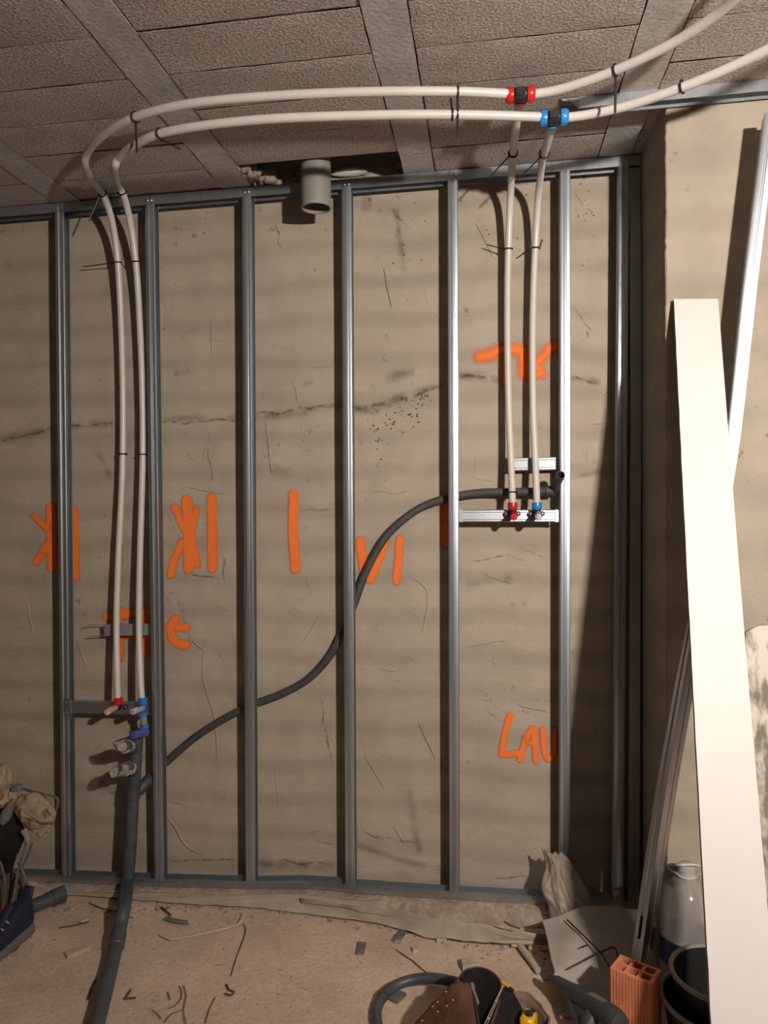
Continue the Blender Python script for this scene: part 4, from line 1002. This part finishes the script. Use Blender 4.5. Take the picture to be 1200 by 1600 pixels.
# a flap of leather laid on the outer left side
flap = MB()
def fl_(u, v):
    a = PZ(702, 1540, .198).lerp(PZ(628, 1622, .07), v); b = PZ(736, 1540, .200).lerp(PZ(748, 1626, .165), v); p = a.lerp(b, u)
    return p+V((0, 0, .012*math.sin(math.pi*u)+.006*noise.noise(V((u*4, v*4, 2)))))
sheet(flap, fl_, 14, 14); parts.append(('flap', flap, LEATHER, None, .004))
for (x, y, z) in ((716, 1536, .205), (697, 1553, .20), (684, 1569, .178), (676, 1576, .168), (708, 1566, .20), (684, 1584, .165), (698, 1575, .19), (660, 1598, .14)):
    r = MB(); blob(r, PZ(x, y, z)+V((0, 0, .006)), (.0028, .0028, .002), 0, 1, 0, 1); parts.append(('rivet', r, STITCH))
pan = MB()
def bpan(u, v):
    a = PZ(785, 1543, .20).lerp(PZ(742, 1630, .15), v); b = PZ(803, 1553, .185).lerp(PZ(842, 1630, .10), v); p = a.lerp(b, u)
    return p+V((0, 0, .014*math.sin(math.pi*u)*v+.003*noise.noise(V((u*5, v*5, 0)))))
sheet(pan, bpan, 14, 14)
parts.append(('canvas_pocket', pan, CLOTHK, None, .008))
for off in (.03, .09):
    stt = MB(); tube(stt, [bpan(off, v/10)+V((0, 0, .006)) for v in range(11)], .0011, 5); parts.append(('stitching', stt, STITCH))
for v in (.3, .62): 
    r = MB(); blob(r, bpan(.06, v)+V((0, 0, .006)), (.003, .003, .002), 0, 1, 0, 1); parts.append(('rivet', r, STITCH))
tool = MB(); tube(tool, spline(P3([(737, 1536, .185), (742, 1552, .17), (750, 1575, .145)]), 4), [.006]*3+[.004]*6, 8, flat=.5)
lp = spline(P3([(803, 1553, .17), (826, 1553, .165), (846, 1572, .16), (857, 1595, .15), (850, 1622, .14), (830, 1625, .14), (822, 1600, .15), (812, 1573, .16)]), 6, True); n = len(lp)
loopb = MB(); vs = []
for j in range(7):
    t = j/6
    for k in range(n): vs.append(lp[k]+V((-.02*t, -.03*t, -.11*t))+V((.006*noise.noise(V((k*.2, t*3, 0))), 0, .006*noise.noise(V((k*.25, t, 5))))))
loopb.add(vs, [(j*n+k, j*n+(k+1) % n, (j+1)*n+(k+1) % n, (j+1)*n+k) for j in range(6) for k in range(n)]); loopb.smooth = 50
lipb = MB(); tube(lipb, [p+V((.006*noise.noise(V((k*.2, 0, 0))), 0, .006*noise.noise(V((k*.25, 0, 5))))) for k, p in enumerate(lp)], .0032, 6, closed=True)
parts.append(('side_pocket', loopb, LEATHL, [('rim_binding', lipb, LEATHL)], .004))
tab = MB(); obox(tab, PZ(789, 1538, .196), V((.012, -.012, 0)), V((.004, .004, 0)), Z_*.003, .001); parts.append(('buckle', tab.flat(), YELL))
tab = MB(); obox(tab, PZ(796, 1545, .194), V((.010, -.010, 0)), V((.004, .004, 0)), Z_*.004, .001); parts.append(('buckle', tab.flat(), TIE))
make('tool_pouch', 'brown leather tool pouch with a black canvas pocket lying open on the floor', 'tool pouch', parts)
make('hand_tool', 'worn metal tool blade sticking up inside the leather pouch', 'tool', [(None, tool, CHIPG)])
tm = MB(); c = PZ(826, 1598, .165); obox(tm, c, V((.018, -.006, 0)), V((.008, .024, 0)), Z_*.024, .006); tm.smooth = 40
tk = MB(); lathe(tk, [(.012, .024), (.012, .0275), (.008, .028)], c, (0, 0, 1), 16)
tb = MB(); obox(tb, c+V((.012, .014, .022)), V((.006, -.002, 0)), V((.002, .007, 0)), Z_*.004, .001)
make('tape_measure', 'yellow tape measure tucked in the leather side pocket', 'tape measure', [('case', tm, YELL), ('hub', tk, TIE), ('lock', tb.flat(), TIE)])
hb = spline(P3([(640, 1680, .018), (604, 1640, .018), (590, 1600, .018), (590, 1575, .018), (603, 1551, .02), (632, 1534, .028), (670, 1528, .04), (705, 1533, .05), (722, 1538, .052)]), 8)
mb = MB(); tube(mb, hb, .0155, 16)
bnd = MB(); i = 30; lathe(bnd, [(.016, -.012), (.0172, -.01), (.0172, .01), (.016, .012)], hb[i], hb[i+1]-hb[i-1], 16)
make('loose_hose', 'black hose curving in a loop beside the leather pouch', 'hose', [('hose', mb, DARKP), ('band', bnd, HOSE)])

# ------------------------------------------------------------------ heap at the left edge
def wires(lst, r=.0045):
    out = []
    for l in lst:
        m_ = MB(); tube(m_, spline([PY(*q) for q in l], 5), r, 8); out.append(('wire', m_, WIRE))
    return out
wy = -.40
make('wire_stand', 'bent bare wire frame standing in the heap at the left edge', 'stand', wires([
    [(18, 1226, wy), (45, 1235, wy), (66, 1240, wy-.02), (86, 1245, wy-.02), (91, 1252, wy-.02), (88, 1264, wy-.02), (83, 1280, wy-.02)],
    [(28, 1300, wy-.02), (33, 1312, wy-.02), (30, 1325, wy-.03), (24, 1336, wy-.03)],
    [(36, 1302, wy-.02), (41, 1314, wy-.02), (36, 1335, wy-.03), (28, 1362, wy-.03), (22, 1398, wy-.04), (13, 1442, wy-.05)],
    [(50, 1318, wy), (42, 1340, wy), (28, 1370, wy), (16, 1405, wy), (8, 1440, wy)],
    [(29, 1348, wy-.02), (36, 1362, wy-.02), (43, 1382, wy-.02), (50, 1430, wy-.02)],
    [(0, 1346, wy-.06), (6, 1366, wy-.06), (8, 1385, wy-.06), (6, 1410, wy-.06), (4, 1445, wy-.06)]]))
def crumple(c, r, seed, amp=.35, sub=4, rot=None):
    mb = MB(); bm = bmesh.new(); bmesh.ops.create_icosphere(bm, subdivisions=sub, radius=1)
    for v in bm.verts:
        p = v.co
        k = 1+amp*noise.noise(p*1.6+V((seed, 0, 0)))-amp*.5*abs(noise.noise(p*3.2+V((0, seed, 0))))+amp*.25*noise.noise(p*6+V((0, 0, seed)))
        q = V((p.x*r[0]*k, p.y*r[1]*k, p.z*r[2]*k)); v.co = V(c)+(rot @ q if rot else q)
    _bm(mb, bm); mb.smooth = 60; return mb
rot = Matrix.Rotation(math.radians(35), 3, 'Y')
main = crumple(PY(56, 1268, wy-.03), (.080, .05, .060), 2, .24, 4, rot)
fold = MB()
def fd(u, v):
    a = PY(34, 1262, wy-.085).lerp(PY(40, 1300, wy-.07), v); b = PY(82, 1284, wy-.075).lerp(PY(76, 1306, wy-.05), v); p = a.lerp(b, u)
    return p+V((0, -.014*math.sin(v*5+u*3)-.008*noise.noise(V((u*5, v*5, 1))), .006*math.sin(u*7)))
sheet(fold, fd, 24, 16)
cuff = MB(); tube(cuff, spline([PY(37, 1296, wy-.06), PY(41, 1305, wy-.06), PY(43, 1314, wy-.055)], 4), [.012]*4+[.009]*5, 10)
prn = MB(); prn.a = []; ribbon(prn, [PY(70+t*9, 1263+t*12, wy-.098) for t in [i/8 for i in range(9)]], .010, NW, .001)
make('cloth_bag', 'crumpled beige cloth bag hung on the bent wire frame', 'bag', [('bag', main, GLOVE, [('printed_mark', prn, PRINT)]), ('fold', fold, GLOVE, None, .004), ('corner', cuff, GLOVE)])
make('cloth_bag', 'beige cloth bundle at the very left edge, above the black bag', 'bag', [('bundle', crumple(PY(2, 1216, wy-.02), (.035, .04, .055), 5, .3), GLOVE), ('lower_fold', crumple(PY(6, 1246, wy-.04), (.030, .04, .030), 8, .3), GLOVE), ('patch', crumple(PY(-2, 1243, wy-.075), (.016, .015, .02), 9, .2), RUST)])
make('cloth_scrap', 'small beige cloth knot beside the hanging cloth bag', 'cloth', [('knot', crumple(PY(20, 1242, wy-.04), (.018, .02, .015), 3, .3), GLOVE), ('dark_strap', crumple(PY(26, 1231, wy-.03), (.022, .02, .014), 6, .3), CHIPG)])
make('black_bag', 'black bag hanging in the heap at the left edge', 'bag', [('bag', crumple(PY(8, 1308, wy-.03), (.058, .05, .115), 4, .28), CLOTHK), ('flap', crumple(PY(10, 1272, wy-.06), (.02, .02, .05), 12, .25, 3, Matrix.Rotation(math.radians(25), 3, 'Y')), CHIPG)])
make('dark_rag', 'dark brown rag bunched under the black bag at the left edge', 'rag', [('rag', crumple(PZ(12, 1400, .07), (.075, .06, .085), 7, .35), TWIG), ('rust_fold', crumple(PZ(2, 1412, .06)+V((0, -.05, 0)), (.035, .03, .05), 5, .3), RUST)])
# work shoe
s0 = PZ(44, 1462, 0); s1 = PZ(-30, 1520, 0); dx = (s1-s0); dx.z = 0; LSH = .285; dx.normalize(); sx = V((-dx.y, dx.x, 0))
heel = s0 + V((-.012, .02, 0))
def shoe(part):
    mb = MB(); n = 28; secs = []
    if part == 'sole': pr_ = [(0, .030, 0, .042), (.03, .038, 0, .042), (.10, .040, 0, .038), (.16, .040, 0, .034), (.22, .042, 0, .032), (.27, .034, 0, .034), (.285, .018, 0, .036)]
    else: pr_ = [(.004, .030, .036, .135), (.03, .037, .034, .138), (.075, .039, .034, .125), (.12, .038, .032, .105), (.17, .039, .030, .082), (.22, .040, .030, .068), (.265, .032, .032, .058), (.282, .016, .034, .050)]
    vs = []
    for x, hw, z0, z1 in pr_:
        for k in range(n):
            a = 2*math.pi*k/n; ca, sa = math.cos(a), math.sin(a); e = .55
            yy = hw*abs(ca)**e*(1 if ca >= 0 else -1); zz = (z0+z1)/2+(z1-z0)/2*abs(sa)**e*(1 if sa >= 0 else -1)
            tp = 1 if part == 'sole' else 1-.25*max(0, (zz-.06)/.08)
            vs.append(heel+dx*x+sx*yy*tp+V((0, 0, zz)))
    fs = [(i*n+k, i*n+(k+1) % n, (i+1)*n+(k+1) % n, (i+1)*n+k) for i in range(len(pr_)-1) for k in range(n)]
    fs += [tuple(range(n)), tuple((len(pr_)-1)*n+k for k in range(n))]
    mb.add(vs, fs); mb.smooth = 45; return mb
tongue = MB(); tube(tongue, spline([heel+dx*.17+V((0, 0, .085)), heel+dx*.13+V((0, 0, .11)), heel+dx*.09+V((0, 0, .145))], 5), .018, 10, flat=.4)
tabm = MB(); tube(tabm, spline([heel+dx*.006+V((0, 0, .12)), heel+dx*-.004+V((0, 0, .15)), heel+dx*-.012+V((0, 0, .165))], 4), .02, 10, flat=.35)
lc = []
for k in range(4):
    l = MB(); x = .12+.025*k; z = .106-.011*k; tube(l, spline([heel+dx*x+sx*.024+V((0, 0, z-.004)), heel+dx*(x+.004)+V((0, 0, z+.008)), heel+dx*(x+.012)-sx*.024+V((0, 0, z-.004))], 4), .0025, 6); lc.append(('lace', l, STITCH))
strap = MB(); tube(strap, spline([heel+dx*.10-sx*.037+V((0, 0, .10)), heel+dx*.115-sx*.043+V((0, 0, .07)), heel+dx*.12-sx*.044+V((0, 0, .035))], 5), .010, 8, flat=.35)
make('work_shoe', 'dusty navy work shoe with grey sole at the left edge', 'shoe', [('upper', shoe('upper'), NAVY), ('sole', shoe('sole'), SOLE), ('tongue', tongue, NAVY), ('heel_tab', tabm, NAVY), ('strap', strap, TOOLM)]+lc)
scrap('lace_end', [(14, 1474, .012), (26, 1478, .006), (27, 1482, .005), (16, 1488, .005), (2, 1492, .005)], .0028, TWIG, 'dark lace end curled on the floor beside the navy shoe', 'lace')
a, b = PZ(46, 1418, .03), PZ(93, 1399, .03)
k = MB(); tube(k, [a, b], .026, 18); k2 = MB(); lathe(k2, [(.026, 0), (.031, .003), (.031, .05), (.027, .052)], a.lerp(b, .72), b-a, 18)
make('pipe_offcut', 'dark plastic pipe offcut lying behind the navy shoe', 'pipe', [('pipe', k, DARKP), ('socket', k2, DARKP)])

# ------------------------------------------------------------------ floor debris
scrap('bent_strip', [(251, 1459), (258, 1463), (267, 1467), (280, 1466), (310, 1460), (345, 1452), (370, 1445), (376, 1440), (381, 1428)], .0075, WOODW, 'pale bent strip lying on the floor below the third stud', 'strip', .35, 6, .008, 1)
scrap('metal_chip', [(259, 1434), (272, 1438), (292, 1441)], .012, CHIPG, 'dark flat chip on the floor above the pale bent strip', 'scrap', .3, 6, .008, 3)
scrap('rod_stub', [(252, 1417), (259, 1423), (267, 1430)], .0035, TWIG, 'short black rod stub beside the dark flat chip', 'scrap', 1, 6, .006, 1)
scrap('wood_splinter', [(94, 1449), (115, 1446), (139, 1440)], .0035, TWIG, 'thin dark splinter on the floor between the shoe and the waste pipe', 'scrap', .6, 6, .005, 1)
scrap('wood_splinter', [(126, 1441), (138, 1436)], .006, WOODW, 'pale splinter end lying on the thin dark splinter', 'scrap', .5, 6, .008, 1)
scrap('wood_offcut', [(146, 1408), (160, 1414), (180, 1419)], .014, STONE, 'pale wood offcut left of the waste pipe by the ledge', 'wood', .5, 8, .010, 1)
scrap('wood_offcut', [(199, 1427), (212, 1430)], .013, STONE, 'pale wood offcut right of the waste pipe by the ledge', 'wood', .5, 8, .010, 1)
scrap('cardboard_tube', [(813, 1478), (826, 1496), (841, 1516)], .0115, STONE, 'pale rolled tube lying left of the grey sheet', 'tube', 1, 14, .012, 1)
scrap('wood_bit', [(799, 1476), (811, 1477)], .0085, STONE, 'short pale bit at the upper end of the rolled tube', 'scrap', .8, 8, .010, 1)
scrap('wood_bit', [(826, 1471), (829, 1482)], .007, STONE, 'small pale bit between the rolled tube and the film', 'scrap', .8, 8, .010, 1)
scrap('dark_rod', [(787, 1440, .07), (798, 1446, .06), (812, 1451, .045)], .0032, TWIG, 'dark rod poking out over the film near the corner', 'rod', 1, 6, .05, 1)
scrap('thin_wire', [(380, 1444), (384, 1453), (378, 1474), (368, 1500), (361, 1524)], .0016, TWIG, 'thin dark wire trailing down from the pale bent strip', 'wire', 1, 5, .004)
scrap('cable_tie', [(138, 1561), (143, 1545), (150, 1530)], .003, TIE, 'black tie lying on the floor left of the waste pipe', 'cable tie', .6, 6, .005, 1)
scrap('bent_scrap', [(204, 1547), (196, 1560), (212, 1559)], .004, TWIG, 'dark V shaped scrap on the floor right of the waste pipe', 'scrap', .7, 6, .005, 1)
tw = [([(280, 1540), (284, 1550), (282, 1562), (272, 1572), (262, 1576)], 'topmost'), ([(287, 1540), (291, 1556), (287, 1578), (291, 1600)], 'longest upright'), ([(258, 1596), (268, 1585), (284, 1578)], 'lower slanting'), ([(238, 1578), (246, 1584), (252, 1592)], 'leftmost'), ([(337, 1558), (328, 1575), (321, 1598)], 'rightmost, straight'), ([(262, 1550), (266, 1562)], 'shortest')]
for P, w_ in tw: scrap('twisted_wire', P, .0015, TWIG, w_+' dark twisted wire in the tangle on the floor near the bottom', 'wire', .7, 6, .005, 4, 'tangle of twisted wires')
scrap('curled_scrap', [(354, 1538), (358, 1546), (366, 1550), (360, 1555), (352, 1552)], .0032, TWIG, 'small curled dark scrap on the floor below the thin wire', 'scrap', .7, 6, .005, 4)
def chip(px, w_, d_, h_, m_, label, rotz, name='tile_chip'):
    c = PZ(px[0], px[1], 0); c.z = floor_z(c.x, c.y)+h_; mb = MB(); ca, sa = math.cos(rotz), math.sin(rotz)
    bm = bmesh.new(); bmesh.ops.create_cube(bm, size=2); bmesh.ops.subdivide_edges(bm, edges=bm.edges[:], cuts=1, use_grid_fill=True)
    for v in bm.verts:
        q = v.co*(1+.12*noise.noise(v.co*1.7+V((px[0], 0, 0)))); v.co = c+V((q.x*w_*ca-q.y*d_*sa, q.x*w_*sa+q.y*d_*ca, q.z*h_))
    _bm(mb, bm); make(name, label, 'chip' if name == 'tile_chip' else 'stone', [(None, mb.flat(), m_)])
chip((564, 1481), .014, .034, .004, CHIPG, 'narrow grey chip on the floor below the fourth stud', .05)
chip((624, 1461), .014, .036, .004, CHIPG, 'grey chip on the floor just below the film strip', -.3)
chip((619, 1557), .022, .026, .004, CHIPG, 'larger grey chip lying inside the black hose loop', -.5)
chip((732, 1512), .022, .02, .014, STONE, 'pale stone just behind the leather pouch', .2, 'stone')
chip((690, 1467), .018, .016, .012, STONE, 'pale stone below the edge of the film strip', .1, 'stone')
chip((121, 1487), .014, .04, .007, STONE, 'long pale stone flake right of the navy shoe', -.7, 'stone')
chip((648, 1483), .010, .012, .006, STONE, 'small pale stone near the floor crack', .4, 'stone')
chip((856, 1523), .014, .024, .003, CAPM, 'small pale card flake under the nose of the power tool', .1)
